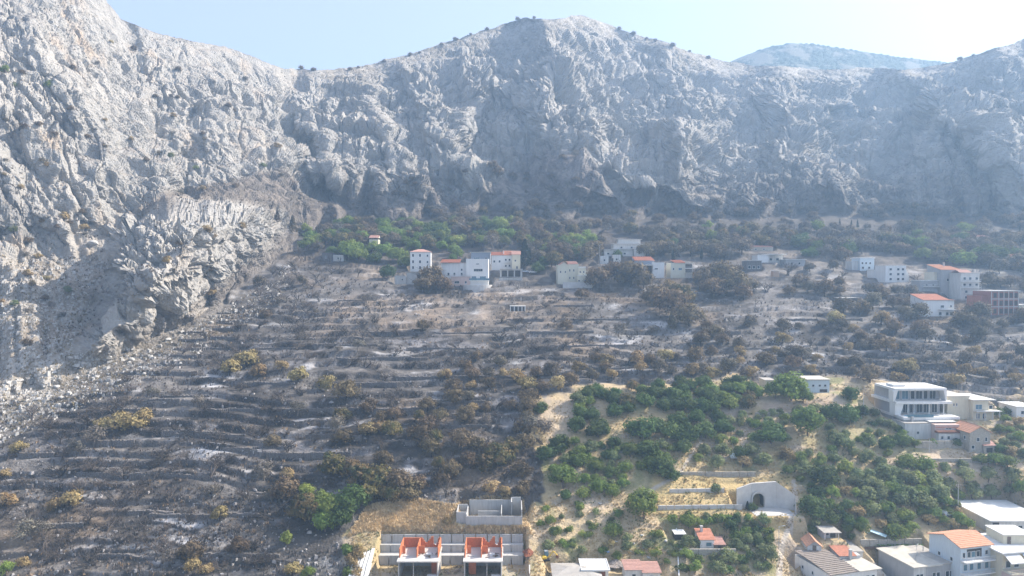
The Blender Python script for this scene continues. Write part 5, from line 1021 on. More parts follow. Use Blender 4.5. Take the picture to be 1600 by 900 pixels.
# ------------------------------------------------------------------ vehicles, poles, sheds' surroundings
def wheel_mesh(r=.33, wd=.22, tyre=True):
    m = MB(); n = 12; m.prism([(r * math.cos(2 * math.pi * i / n), r * math.sin(2 * math.pi * i / n)) for i in range(n)], 'y', -wd / 2, wd / 2); return m
TYRE = pm('tyre_rubber', (.02, .02, .02)); RIM = pm('rim_metal', (.4, .4, .42), rough=.4, metal=.5)
def car(px, py, yaw, colname, c, label, van=False):
    p = hit(px, py); o = empty('parked_van' if van else 'parked_car', (p.x, p.y, p.z + .05), yaw); tag(o, label, 'van' if van else 'car', 'parked cars and vans')
    paint = plain(colname + '_car_paint', c, rough=.3, var=.03); L, Wd = (4.9, 1.9) if van else (4.2, 1.75)
    prof = [(-L/2, .35), (-L/2, .85), (-L/2 + .1, 1.9), (L/2 - 1.3, 1.95), (L/2 - .7, 1.15), (L/2 - .05, .95), (L/2, .35)] if van else [(-L/2, .32), (-L/2, .85), (-L/2 + .35, .95), (-L/2 + .75, 1.4), (L/2 - 1.7, 1.43), (L/2 - 1.05, .98), (L/2 - .1, .82), (L/2, .35)]
    MB().prism(prof, 'y', -Wd/2, Wd/2).obj('body', paint, o, .06)
    g = [(-L/2 + .6, 1.0), (-L/2 + .85, 1.36), (L/2 - 1.75, 1.38), (L/2 - 1.2, 1.0)] if not van else [(L/2 - 2.4, 1.2), (L/2 - 2.4, 1.8), (L/2 - 1.35, 1.82), (L/2 - .85, 1.2)]
    MB().prism(g, 'y', -Wd/2 - .01, Wd/2 + .01).obj('side_window', GLASS, o)
    for sx in (-L/2 + .75, L/2 - .8):
        for sy in (-1, 1):
            wq = wheel_mesh().obj('wheel', TYRE, o, loc=(sx, sy * (Wd/2 - .08), .33)); wheel_mesh(.2, .24).obj('rim', RIM, wq)
    for sy in (-1, 1):
        MB().box(L/2 - .06, L/2 + .02, sy * .62 - .18, sy * .62 + .18, .6, .75).obj('headlight', ROOFW, o); MB().box(-L/2 - .02, -L/2 + .05, sy * .68 - .12, sy * .68 + .12, .65, .85).obj('tail_light', pm('tail_light_red', (.4, .02, .02)), o)
car(1521, 797, .2, 'dark_blue', (.03, .05, .11), 'dark blue van parked beside the broad white flat roof', True)
car(1537, 798, 0, 'silver', (.45, .46, .47), 'silver car parked right of the dark blue van'); car(1553, 799, 0, 'maroon', (.16, .04, .04), 'dark red car parked second right of the dark blue van')
car(1482, 806, .3, 'white', (.6, .6, .6), 'pale car under the bushes left of the dark blue van'); car(894, 434, .1, 'grey', (.5, .5, .5), 'light car parked on the road left of the pale yellow villa'); car(933, 432, 0, 'white', (.7, .7, .7), 'small white car right of the pale yellow villa')
car(833, 427, 0, 'white', (.7, .7, .7), 'white car under the tall dark conifer in the village'); car(820, 426, .1, 'silver', (.5, .55, .6), 'silver blue car left of the white car under the conifer')
# the little yellow digger
p = hit(852, 876); e = empty('mini_excavator', (p.x, p.y, p.z + .05), .25); tag(e, 'small yellow excavator with white cab on the sandy yard', 'excavator')
YP = pm('yellow_machine_paint', (.62, .42, .05), rough=.5)
for sy in (-1, 1):
    m = MB(); n = 8; pr = [(-.85, .05), (.85, .05), (1.05, .25), (.85, .5), (-.85, .5), (-1.05, .25)]; m.prism(pr, 'y', sy * .75 - .2, sy * .75 + .2).obj('track', TYRE, e, .03)
MB().box(-.9, .9, -.85, .85, .5, .62).obj('turntable', DARK, e); MB().box(-1.1, .2, -.85, .85, .62, 1.25).obj('engine_cover', YP, e, .1); MB().box(-.1, .9, -.1, .85, .62, 1.0).obj('deck', YP, e)
MB().prism([(-.1, 1.0), (.75, 1.0), (.9, 1.7), (.6, 2.35), (-.1, 2.35)], 'y', -.15, .8).obj('cab', GLASSB, e); MB().box(-.2, .75, -.2, .85, 2.35, 2.47).obj('cab_roof', ROOFW, e, .02)
for a in ((-.1, -.13), (-.1, .73), (.72, -.13), (.72, .73)): MB().box(a[0], a[0] + .07, a[1], a[1] + .07, 1.0, 2.35).obj('cab_post', ROOFW, e)
MB().bar((.8, -.45, .9), (2.0, -.45, 2.4), .16, 4).obj('boom', YP, e); MB().bar((2.0, -.45, 2.4), (3.1, -.45, 1.2), .12, 4).obj('arm', YP, e); MB().prism([(2.9, 1.25), (3.3, 1.2), (3.35, .6), (2.9, .45), (2.65, .7)], 'y', -.75, -.15).obj('bucket', RUST, e)
# heap of red soil
def heap(name, px, py, wd, dp, hg, mat, label, cat, seed=1, n=22):
    p = hit(px, py); r = np.random.default_rng(seed); v = []; f = []
    rings = 6
    for i in range(rings + 1):
        t = i / rings
        for j in range(n): a = 2 * math.pi * j / n; k = (1 - t) * (1 + .16 * math.sin(3 * a + seed) + .08 * r.normal()); v.append((wd * k * math.cos(a), dp * k * math.sin(a), hg * (t ** 1.2) * (1 + .08 * r.normal()) - .3))
    for i in range(rings):
        for j in range(n): f.append((i * n + j, i * n + (j + 1) % n, (i + 1) * n + (j + 1) % n, (i + 1) * n + j))
    me = bpy.data.meshes.new(name); me.from_pydata(v, [], f); me.materials.append(mat); o = bpy.data.objects.new(name, me); COL.objects.link(o); o.location = p; tag(o, label, cat); return o
heap('soil_heap', 826, 862, 1.6, 2.2, 1.2, pm('red_soil', (.20, .07, .035), var=.25, scale=3, bump=.1), 'heap of dark red soil beside the plank fence', 'soil heap')
heap('rubble_heap', 963, 880, 3.0, 2.5, 1.3, pm('grey_rubble', (.33, .28, .25), var=.5, scale=4, bump=.4), 'heap of grey rubble left of the boundary path of the pink-roofed house', 'rubble heap', 3)
# stones: boulders one can pick out
def rock_mesh(seed, sub=2):
    import bmesh
    bm = bmesh.new(); bmesh.ops.create_icosphere(bm, subdivisions=sub, radius=1.0); r = np.random.default_rng(seed)
    ds = r.normal(size=(9, 3)); ds /= np.linalg.norm(ds, axis=1)[:, None]; th = r.uniform(.55, .85, 9)
    for v in bm.verts:
        c = np.array(v.co)
        for d, t in zip(ds, th):
            k = c @ d
            if k > t: c = c - d * (k - t)
        v.co = c * np.array([1.2, .95, .8])
    me = bpy.data.meshes.new('boulder'); bm.to_mesh(me); bm.free(); me.materials.append(STONE_R); return me
STONE_R = pm('pale_limestone_boulder', (.44, .42, .39), var=.18, scale=1.2, bump=.08)
RK = [rock_mesh(i) for i in range(6)]; RKs = []
rr = random.Random(77)
BOUL = [(146, 382, 12, 'pale round boulder perched left of the top of the rock crag'), (300, 352, 7, None), (262, 532, 8, None), (170, 560, 9, None), (205, 563, 8, None), (120, 592, 7, None), (88, 606, 8, None), (150, 590, 7, None), (185, 596, 6, None), (330, 505, 6, None), (355, 490, 6, None), (60, 560, 7, None), (30, 540, 6, None), (95, 622, 6, None), (60, 625, 8, None),
        (12, 600, 7, None), (236, 558, 6, None), (285, 520, 6, None), (225, 585, 6, None), (110, 560, 6, None), (485, 372, 7, None), (495, 366, 6, None), (512, 362, 5, None), (560, 362, 4, None), (598, 362, 4, None), (960, 800, 4, None), (938, 788, 5, None), (1008, 858, 6, None), (1002, 866, 5, None), (1014, 872, 5, None), (1018, 850, 4, None), (1040, 846, 5, None), (990, 850, 4, None)]
BO = []
for i, (a, b, s_, lab) in enumerate(BOUL):
    p = hit(a, b); o = bpy.data.objects.new('boulder', RK[i % 6]); COL.objects.link(o); k = s_ * mpp(p) * .62; o.location = (p.x, p.y, p.z + k * .3); o.scale = (k, k, k * .9); o.rotation_euler = (rr.uniform(-.3, .3), rr.uniform(-.3, .3), rr.uniform(0, 6))
    tag(o, lab or '', 'boulder', 'pale limestone boulders'); BO.append((o, 'boulder', a, b, s_, lab))
# poles
POLES = []
def pole(px, py, hpx, label, lamp=False, mat=None):
    p = hit(px, py); hh = hpx * mpp(p); o = empty('street_lamp' if lamp else 'utility_pole', p); tag(o, label, 'street lamp' if lamp else 'utility pole', 'poles along the lanes')
    MB().bar((0, 0, -1), (0, 0, hh), .12, 8, .07).obj('pole', mat or CONCL, o)
    if lamp: MB().bar((0, 0, hh - .05), (1.1, 0, hh + .15), .05, 6).obj('arm', METAL, o); MB().box(.9, 1.6, -.12, .12, hh + .08, hh + .2).obj('lamp_head', METAL, o, .02)
    else:
        MB().box(-.7, .7, -.05, .05, hh - .5, hh - .38).obj('crossarm', WOOD, o)
        for x in (-.6, 0, .6): MB().bar((x, 0, hh - .38), (x, 0, hh - .2), .05, 6).obj('insulator', ROOFW, o)
pole(1497, 800, 44, 'tall pale utility pole among trees above the tall white house'); pole(937, 404, 22, 'thin lamp post beside the gutted pale house', True); pole(1217, 858, 36, 'slim pole beside the lane below the tunnel', True)
pole(1261, 632, 30, 'slim pole in front of the great dark tree'); pole(1349, 636, 22, 'slim pole in the bushes left of the modern villa'); pole(1452, 706, 22, 'short pole at the left end of the sandy yard'); pole(1533, 470, 26, 'slim pole between apartment tower and brick shell')
# small things
p = hit(1146, 716); o = empty('water_tank', p); tag(o, 'pale square water tank among the olive trees', 'water tank'); MB().box(-1.1, 1.1, -.8, .8, .3, 1.7).obj('tank', SHADEW, o, .08); MB().box(-.9, .9, -.6, .6, 0, .3).obj('base', CONC, o)
p = hit(1362, 833)
for i, dx in enumerate((-1.6, 1.2)):
    o = MB().box(-1.1, 1.1, -1.9, 1.9, 0, .08).obj('plastic_sheet', pm('blue_white_sheet', (.45, .62, .68), rough=.4)); o.location = (p.x + dx, p.y + dx * -.9, p.z + .35); o.rotation_euler = (.18, .05, .9); tag(o, f'{["left", "right"][i]} of two pale blue sheets lying on the bushy bank', 'sheet')
p = hit(1392, 850); o = empty('vegetable_bed', p); tag(o, 'light green vegetable bed behind a low stone wall', 'garden bed')
r = np.random.default_rng(9); n = 1800; cen = np.stack([r.uniform(-7.5, 7.5, n), np.round(r.uniform(-1.6, 1.6, n) / .8) * .8 + r.normal(0, .1, n), r.uniform(.05, .55, n)], 1); co, f = leaves(cen, .22, r); c = bpy.data.objects.new('crop_rows', np_mesh('crop_rows', co, f, plain('lettuce_leaves', (.16, .26, .05)))); COL.objects.link(c); c.parent = o
MB().box(-7.8, 7.8, -2.0, 2.0, -.6, .06).obj('soil', plain('garden_soil', (.15, .10, .07)), o)
# crates and litter of the rubble yard
for i, (a, b, w_, c_, lab) in enumerate([(949, 862, 1.4, 'blue', 'crumpled blue tarpaulin on the rubble heap'), (960, 846, 1.6, 'white', 'white sack lying under the dark green bushes'), (1003, 836, 1.0, 'white', 'white scrap in the shade of the tall full tree')]):
    p = hit(a, b); m = rock_mesh(20 + i, 1); m.materials.clear(); m.materials.append(pm(c_ + '_plastic', (.12, .2, .4) if c_ == 'blue' else (.6, .6, .6))); o = bpy.data.objects.new('tarpaulin' if i == 0 else 'white_sack', m); COL.objects.link(o); o.location = p; o.scale = (w_ * .6, w_ * .5, .25); tag(o, lab, 'tarpaulin' if i == 0 else 'sack')
# ------------------------------------------------------------------ dry-stone walls that hold the terraces
TW = []
def terrace_wall(px, py, length, seed, hgt=1.25):
    p = hit(px, py); z0 = p.z; r = random.Random(seed); pts = []
    L = length / 1.0; x = p.x - L / 2; yprev = p.y
    while x < p.x + L / 2:
        # follow the contour: where the ground passes height z0
        pxx = proj(x, yprev, z0)[0]; j, f = column(pxx); i0 = NG0 // 2; i1 = ROCK0 + 10
        cz = Z[i0:i1, j]; cyy = Y[i0:i1, j]; m = np.where((np.abs(cyy - yprev) < 5))[0]
        if len(m) == 0: break
        k = m[np.argmin(np.abs(cz[m] - z0))]; y = .6 * yprev + .4 * float(cyy[k]); pts.append((x, y)); yprev = y; x += 1.0
    if len(pts) < 4: return
    o = bpy.data.objects.new('terrace_wall', None); m = MB(); ox, oy = pts[0]
    for (a, b), (c, d) in zip(pts[:-1], pts[1:]):
        for q in range(2):
            ax, ay, bx_, by_ = a + (c - a) * q / 2, b + (d - b) * q / 2, a + (c - a) * (q + 1) / 2, b + (d - b) * (q + 1) / 2
            lv = 0
            for cs in range(3):
                hh = hgt / 3; jy = r.uniform(-.09, .09); top = (cs + 1) * hh + (r.uniform(-.22, .12) if cs == 2 else 0)
                m.box(ax - ox + .015, bx_ - ox - .015 + (by_ - ay) * 0, min(ay, by_) - oy - .5 + jy, max(ay, by_) - oy + .3, -1.2 if cs == 0 else cs * hh, top)
    bpy.data.objects.remove(o); o = m.obj('terrace_wall', WALLST); o.location = (ox, oy, z0 - hgt * .55); tag(o, '', 'terrace wall', 'dry-stone terrace walls across the slope'); TW.append((o, 'wall', px, py, length, None))
WALLST = pm('shade_dark_dry_stone', (.17, .155, .145), var=.45, scale=3.0, bump=.05)  # stone toned dark, the shade of the wall faces put into it
rt = random.Random(31)
TWP = [(270, 742, 22), (320, 806, 26), (390, 805, 12), (375, 868, 20), (300, 676, 16), (330, 680, 20), (290, 620, 14), (258, 626, 10), (200, 640, 10), (180, 690, 10), (160, 740, 12), (60, 710, 9), (290, 582, 8), (360, 640, 14), (480, 710, 22), (520, 680, 18), (640, 640, 26), (700, 626, 24), (760, 650, 20), (600, 600, 20), (480, 640, 16), (440, 770, 12), (700, 665, 24), (620, 690, 12),
       (300, 520, 9), (300, 532, 10), (296, 546, 11), (290, 556, 9), (330, 545, 8), (352, 505, 7), (352, 515, 8), (350, 528, 9), (355, 490, 6), (430, 545, 14), (470, 530, 10), (540, 540, 22), (600, 560, 30), (690, 545, 24), (880, 520, 24), (930, 540, 30), (850, 560, 24), (980, 575, 28), (1040, 570, 22), (900, 590, 22), (820, 500, 14), (900, 478, 16), (940, 500, 22), (1120, 520, 18), (1160, 545, 20), (1230, 560, 18), (1380, 540, 16), (1430, 560, 16), (1470, 545, 14), (1500, 570, 14),
       (1300, 575, 26), (560, 470, 16), (730, 520, 26), (620, 520, 22), (420, 600, 16), (400, 700, 18), (100, 820, 10), (200, 870, 14), (240, 800, 12), (760, 590, 26), (660, 590, 18), (560, 640, 20), (30, 760, 8), (1330, 500, 12), (1250, 500, 14), (1120, 470, 10)]
for i, (a, b, L) in enumerate(TWP): terrace_wall(a + rt.uniform(-3, 3), b, L * 1.15, i, rt.uniform(.9, 1.6))
# ------------------------------------------------------------------ uncountable ground litter
def ground_points(n, poly, seed, weight=None):
    r = np.random.default_rng(seed); out = []
    px = r.uniform(min(p[0] for p in poly), max(p[0] for p in poly), n * 3); py = r.uniform(min(p[1] for p in poly), max(p[1] for p in poly), n * 3)
    ok = polysdf(px, py, poly) > 0; px, py = px[ok][:n], py[ok][:n]
    # nearest grid vertex seen along that bearing
    j = np.clip(np.searchsorted(us, px), 0, NCOL - 1); pj = PYP[:, j]
    i = np.argmax(pj <= py[None, :], axis=0); i = np.clip(i, 1, NR - 1)
    t = ((pj[i-1, np.arange(len(j))] - py) / (pj[i-1, np.arange(len(j))] - pj[i, np.arange(len(j))] + 1e-6)).clip(0, 1)
    return np.stack([a[i-1, j] * (1 - t) + a[i, j] * t for a in (X, Y, Z)], 1), i, j
PYP = proj(X, Y, Z)[1]
def scatter(name, pts, sizes, maker, mat, label, seed):
    co, f = maker(pts, sizes, np.random.default_rng(seed)); me = np_mesh(name, co, f, mat); o = bpy.data.objects.new(name, me); COL.objects.link(o); o['kind'] = 'stuff'; o['label'] = label; return o
def tufts(p, s_, r, up=1.0, k=5):
    n = len(p); P = np.repeat(p, k, 0); S = np.repeat(s_, k); a = r.uniform(0, 6.28, n * k); lean = r.uniform(.1, .8, n * k); dirv = np.stack([np.cos(a) * lean, np.sin(a) * lean, np.full(n * k, up)], 1) * S[:, None]
    side = np.stack([-np.sin(a), np.cos(a), 0 * a], 1) * S[:, None] * .22; base = P + r.normal(size=P.shape) * S[:, None] * .25; base[:, 2] = P[:, 2] - .05
    co = np.stack([base - side, base + side, base + dirv], 1).reshape(-1, 3); return co, np.arange(3 * n * k).reshape(-1, 3)
def stones(p, s_, r):
    n = len(p); o8 = np.array([(-1, -1, -1), (1, -1, -1), (1, 1, -1), (-1, 1, -1), (-.6, -.7, .8), (.7, -.5, .9), (.6, .7, .7), (-.7, .6, .9)], float)
    a = r.uniform(0, 6.28, n); sc = s_[:, None, None] * r.uniform(.5, 1.3, (n, 1, 3)); q = o8[None] * sc * (1 + .25 * r.normal(size=(n, 8, 1))); c, s2 = np.cos(a)[:, None], np.sin(a)[:, None]
    q = np.stack([q[..., 0] * c - q[..., 1] * s2, q[..., 0] * s2 + q[..., 1] * c, q[..., 2]], -1) + p[:, None]; q[..., 2] += s_[:, None] * .2
    F = np.array([(3, 2, 1, 0), (4, 5, 6, 7), (0, 1, 5, 4), (1, 2, 6, 5), (2, 3, 7, 6), (3, 0, 4, 7)]); return q.reshape(-1, 3), (np.arange(n)[:, None, None] * 8 + F[None]).reshape(-1, 4)
def twig(p, s_, r): return tufts(p, s_, r, 1.3, 6)
BURN = [(-60, 640), (60, 610), (260, 545), (400, 450), (470, 400), (560, 440), (1000, 450), (1400, 470), (1660, 500), (1660, 610), (1300, 590), (900, 600), (840, 640), (850, 770), (700, 790), (560, 790), (540, 905), (-60, 905)]
GRN = [(560, 905), (545, 840), (620, 785), (700, 795), (850, 785), (860, 720), (820, 655), (905, 608), (1180, 594), (1420, 605), (1660, 630), (1660, 905)]
rs = np.random.default_rng(3)
p, i, j = ground_points(14000, BURN, 1); ok = fbm(p[:, 0] / 14, p[:, 1] / 9, p[:, 2] * 0, 3, 400) > -.15; p = p[ok]; scatter('charred_undergrowth', p, rs.uniform(.25, .8, len(p)), twig, plain('charred_stalks', (.12, .102, .092), var=.4, scale=.3), 'charred stalks and twigs covering the burned slope', 1)
p, i, j = ground_points(3500, BURN, 12); ok = fbm(p[:, 0] / 18, p[:, 1] / 12, p[:, 2] * 0, 3, 401) > .05; p = p[ok]; scatter('singed_grass', p, rs.uniform(.3, .9, len(p)), tufts, plain('singed_straw', (.27, .19, .115), var=.3, scale=.3), 'singed tan grass tufts on the burned slope', 2)
p, i, j = ground_points(26000, GRN, 2); ok = colr[i, j, 0] > .3; p = p[ok]; p = p[fbm(p[:, 0] / 9, p[:, 1] / 6, p[:, 2] * 0, 3, 402) > -.15]; scatter('dry_grass', p, rs.uniform(.2, .6, len(p)), tufts, plain('dry_straw', (.50, .37, .19), var=.3, scale=.25), 'golden dry grass on the unburned slope', 3)
p, i, j = ground_points(8000, GRN, 4); p = p[fbm(p[:, 0] / 7, p[:, 1] / 7, p[:, 2] * 0, 3, 403) > .22]; scatter('green_weeds', p, rs.uniform(.25, .7, len(p)), tufts, plain('green_weeds', (.17, .19, .07), var=.3, scale=.3), 'green weeds between the trees', 4)
p, i, j = ground_points(9000, [(540, 840), (575, 790), (640, 778), (705, 790), (760, 775), (815, 782), (830, 835), (570, 830)], 5); scatter('straw_cover', p, rs.uniform(.4, .9, len(p)), tufts, plain('golden_straw', (.70, .53, .31), var=.25, scale=.3), 'thick golden straw on the bank above the unfinished houses', 5)
LEFT = [(-60, 400), (170, 400), (110, 550), (250, 540), (420, 440), (470, 380), (440, 470), (300, 560), (120, 640), (-60, 720)]
p, i, j = ground_points(4200, LEFT, 6); scatter('limestone_rubble', p, .16 + .5 * rs.uniform(0, 1, len(p)) ** 4, stones, STONE_R, 'pale limestone rubble at the foot of the left cliffs', 6)
p, i, j = ground_points(2600, BURN, 7); scatter('scattered_stones', p, .12 + .4 * rs.uniform(0, 1, len(p)) ** 4, stones, pm('grey_field_stone', (.34, .32, .31), var=.3), 'grey stones strewn over the burned slope', 7)
p, i, j = ground_points(3400, LEFT, 8); scatter('scree_scrub', p, rs.uniform(.3, .8, len(p)), tufts, plain('dry_scrub', (.24, .19, .11), var=.4, scale=.3), 'dry scrub between the stones at the left', 8)
CL = [(-60, -20), (1660, -20), (1660, 345), (480, 350), (300, 500), (-60, 600)]
p, i, j = ground_points(24000, CL, 9); nzv = NZ[i, j]; ok = (nzv > .42) & (fbm(p[:, 0] / 24, p[:, 1] / 24, p[:, 2] / 24, 3, 404) > -.12); p = p[ok]
scatter('cliff_scrub', p, rs.uniform(.35, 1.0, len(p)), tufts, plain('burnt_scrub', (.13, .10, .075), var=.5, scale=.1), 'brown scrub dotted over ledges of the mountain', 9)
# ------------------------------------------------------------------ plants: where they stand
pl('dark', '907 645 13,935 668 19,900 662 15,925 645 13,960 640 14,980 636 13,1000 668 21,1022 664 17,1038 630 14,1056 632 14,1075 630 14,1095 633 15,1112 633 13,1050 672 17,1075 676 20,1102 670 18,1088 652 14,1130 667 14,1122 650 12,1060 654 14,1010 700 17,1067 697 14,1030 727 20,1048 740 12,875 693 18,852 706 15,1205 676 22,1325 648 20,1300 642 16,1345 642 12,1386 692 13,1410 686 15,1290 742 21,1272 790 20,1297 806 14,1328 812 11,1330 614 13,845 636 12')
pl('mid', '985 702 15,905 718 15,930 728 14,880 745 22,912 768 12,936 757 15,957 766 12,940 670 12,1237 604 28,1212 610 16,1255 618 15,1076 812 15,958 826 15,860 812 9,868 828 10,1400 830 19,1418 722 15,1445 725 15')
pl('poplar', '1006 790 25,1262 662 25'); pl('lime', '1140 629 15,1185 612 13,545 388 17,710 388 11,1440 800 9,905 634 11')
pl('olive', '1075 845 11,1090 846 10,1118 762 9,1138 868 14,1120 885 13,1196 862 15,1150 850 11,1305 682 13,1130 702 12,1175 700 11,1100 702 10,1320 690 13')
pl('conifer', '1168 790 9,820 398 24'); pl('dark', '1176 792 8')
pl('mid', '512 792 22,508 814 20'); pl('half', '484 800 19,478 785 16'); pl('dark', '548 778 26,530 802 21'); pl('lime', '480 766 15,500 778 15')
pl('half', '520 728 19,560 742 19,590 748 20,575 772 16,462 800 13,470 782 12,780 712 20,800 700 15,760 725 16,610 772 16,1062 462 20')
pl('brown', '545 728 14,622 752 20,640 770 17,655 755 13,600 716 14,720 686 18,745 694 14,706 735 15,735 720 14,690 748 12,815 668 12,818 690 14,960 424 18,985 430 22,932 436 18,1022 462 20,1050 476 24,1078 494 20,1130 430 22,1152 444 19,1114 450 18,1162 458 14,676 432 19,692 446 15,662 446 14,1098 438 15,1005 440 15')
pl('ochre', '163 664 13,186 660 15,206 664 15,226 650 12,360 574 14,385 560 16,404 580 13,466 586 13,512 600 12,110 782 16,88 790 13,575 674 13,592 668 11,770 760 11,788 768 10,344 802 13,805 588 12,822 602 14,872 598 11,440 572 9,300 882 12,322 888 10,700 812 7,448 740 9,1045 446 11,740 636 8,30 700 11,12 780 12,8 742 9')
pl('ashen', '40 832 19,65 826 15,828 664 16,850 668 13,705 700 12,740 718 9,120 700 13,425 775 12,560 540 11,1465 560 12')
pl('lime', '448 842 15,10 888 13,482 894 13'); pl('ochre', '458 892 12,36 878 9')
pl('baregrey', '140 645 22,182 628 26,168 814 19,215 768 17,140 800 19,262 768 16,366 826 14,1230 418 15,376 545 14,410 560 13,1260 430 9,345 560 14,240 720 14,800 528 11,1392 488 11')
pl('bare', '460 470 13,480 480 12,500 465 12,440 500 12,520 480 11,736 520 12,1000 540 11,980 560 10,1110 565 10')
pl('charpine', '462 350 17,441 338 12,1050 500 18'); pl('snag', '505 398 13,516 402 13,532 404 12,478 396 15,490 400 15,470 400 14,940 466 8,950 468 8,962 470 8,930 462 8,926 466 8,1180 470 11,1188 470 11,1270 470 12,53 560 9,103 555 11,316 502 7,362 512 8,717 640 9')
pl('cypress', '817 392 16,828 398 13,1052 402 12,519 378 8,524 380 8,576 376 9,1096 396 12,1428 350 10,1340 352 9,1330 350 8,1312 348 8,1594 360 8,811 415 9,668 420 8')
pl('mid', '545 392 18,560 398 14,600 362 14,620 396 15,600 388 14,645 384 13,632 410 12,702 376 11,655 370 12,688 368 12,716 396 10,690 384 10,900 388 10,918 384 10,1505 402 17,1530 396 13,1276 352 12')
pl('dark', '682 358 15,606 424 13,585 402 12,668 362 12,980 392 10,965 398 9,706 404 9,850 410 12,840 418 10'); pl('brown', '866 392 14,885 398 14,840 386 11,880 420 12,1080 388 14,1090 372 11,775 268 10,765 258 7,1010 392 13,1030 388 13,855 372 10')
pl('lime', '8 108 8,80 132 9,1106 352 10'); pl('brown', '950 345 9,980 342 8,490 108 3.5,470 106 3.5,547 108 3')
fill([(590, 352), (800, 350), (810, 384), (700, 390), (600, 378)], 42, [('mid', 4), ('lime', 1), ('olive', 3), ('dark', 3), ('half', 2)], 40, 74, .5, seed=31)
fill([(470, 360), (590, 352), (600, 392), (560, 412), (480, 395)], 22, [('mid', 3), ('lime', 2), ('half', 3), ('dull', 3), ('brown', 2)], 50, 84, .5, seed=32)
fill([(805, 372), (930, 368), (940, 398), (820, 402)], 22, [('half', 3), ('mid', 2), ('lime', 1), ('brown', 4)], 44, 74, .5, seed=33)
fill([(905, 612), (1180, 602), (1190, 640), (900, 645)], 34, [('dark', 5), ('mid', 3), ('half', 1), ('olive', 1)], 18, 27, .55, seed=34)
fill([(480, 372), (560, 352), (800, 352), (1000, 356), (1110, 362), (1300, 364), (1620, 366), (1620, 425), (1560, 430), (1450, 410), (1340, 408), (1200, 400), (1080, 414), (1000, 400), (940, 400), (850, 430), (820, 400), (740, 392), (560, 388)], 250,
     [('brown', 4), ('dull', 7), ('half', 2), ('ashen', 2), ('mid', 1), ('dark', 1), ('baregrey', 2)], 46, 80, .47, seed=3)
fill([(1080, 430), (1200, 425), (1330, 420), (1440, 440), (1620, 430), (1620, 520), (1400, 520), (1250, 470), (1090, 460)], 48, [('brown', 3), ('dull', 4), ('baregrey', 2), ('bbrown', 1), ('bochre', 1)], 34, 60, .65, seed=4)
fill([(1080, 510), (1400, 500), (1620, 500), (1620, 612), (1480, 606), (1330, 596), (1180, 588), (1080, 590)], 90, [('ochre', 2), ('brown', 4), ('dull', 4), ('baregrey', 5), ('bochre', 1)], 18, 36, .62, seed=5)
fill([(690, 560), (1180, 565), (1180, 600), (905, 604), (850, 618), (700, 640)], 42, [('brown', 4), ('ochre', 3), ('dull', 3), ('baregrey', 3)], 18, 32, .75, seed=6)
fill([(440, 690), (560, 640), (830, 620), (850, 700), (840, 780), (700, 785), (660, 700), (560, 700)], 46, [('brown', 4), ('half', 2), ('baregrey', 5), ('bare', 2), ('ashen', 1), ('bbrown', 2)], 18, 34, .75, seed=7)
fill([(30, 640), (260, 560), (420, 470), (560, 440), (1000, 460), (1160, 520), (1060, 600), (820, 620), (560, 700), (440, 890), (0, 900), (0, 700)], 200, [('twigs', 7), ('blacktwigs', 6), ('baregrey', 5), ('bare', 2), ('bbrown', 1), ('bash', 1), ('ashen', 1)], 15, 38, .66, seed=8)
fill([(330, 500), (460, 440), (1100, 470), (1600, 520), (1600, 590), (1100, 590), (700, 600), (300, 600)], 100, [('twigs', 4), ('blacktwigs', 4), ('bare', 3), ('bash', 1)], 14, 32, .62, seed=9)
fill([(400, 430), (560, 400), (560, 440), (480, 520), (380, 520)], 30, [('baregrey', 6), ('bare', 4), ('dull', 1)], 34, 60, .5, seed=10)
fill([(490, 345), (620, 335), (800, 320), (1000, 335), (1100, 325), (1620, 322), (1620, 362), (1110, 362), (1000, 352), (560, 350)], 130, [('bbrown', 4), ('dull', 4), ('brown', 2), ('twigs', 2), ('half', 1)], 26, 66, .5, seed=12)
# unburned terraces
fill([(1090, 690), (1250, 680), (1420, 700), (1600, 735), (1600, 775), (1500, 790), (1400, 785), (1300, 780), (1230, 735), (1090, 730)], 46, [('olive', 8), ('mid', 3), ('dark', 1), ('bolive', 2), ('lime', 2), ('bochre', 1)], 13, 22, .8, seed=11)
fill([(1330, 745), (1430, 748), (1500, 770), (1480, 800), (1380, 790), (1310, 775)], 17, [('olive', 5), ('mid', 2)], 15, 21, .7, seed=12)
fill([(1120, 645), (1440, 640), (1420, 700), (1250, 700), (1100, 690)], 36, [('bgreen', 3), ('olive', 4), ('bdark', 1), ('bolive', 3)], 9, 18, .85, seed=13)
fill([(850, 690), (1000, 700), (1100, 700), (980, 740), (970, 780), (870, 780)], 34, [('olive', 3), ('mid', 3), ('bdark', 2), ('bgreen', 3)], 10, 18, .85, seed=14)
fill([(1230, 740), (1300, 780), (1420, 800), (1440, 840), (1240, 850), (1225, 800)], 36, [('mid', 3), ('bdark', 2), ('bgreen', 4), ('blime', 2), ('bolive', 2), ('bochre', 1)], 9, 18, .85, seed=15)
fill([(840, 790), (1060, 800), (1060, 890), (960, 880), (850, 870)], 34, [('bgreen', 3), ('bolive', 3), ('blime', 2), ('bochre', 1)], 5, 10, .9, seed=16)
fill([(1055, 800), (1230, 800), (1215, 895), (1060, 895)], 36, [('olive', 2), ('bgreen', 3), ('bdark', 2), ('bolive', 3), ('blime', 1)], 8, 14, .9, seed=17)
fill([(1440, 640), (1600, 650), (1600, 725), (1560, 720), (1500, 735), (1420, 700)], 34, [('olive', 3), ('mid', 3), ('bdark', 2), ('bgreen', 3), ('bochre', 1)], 10, 20, .85, seed=18)
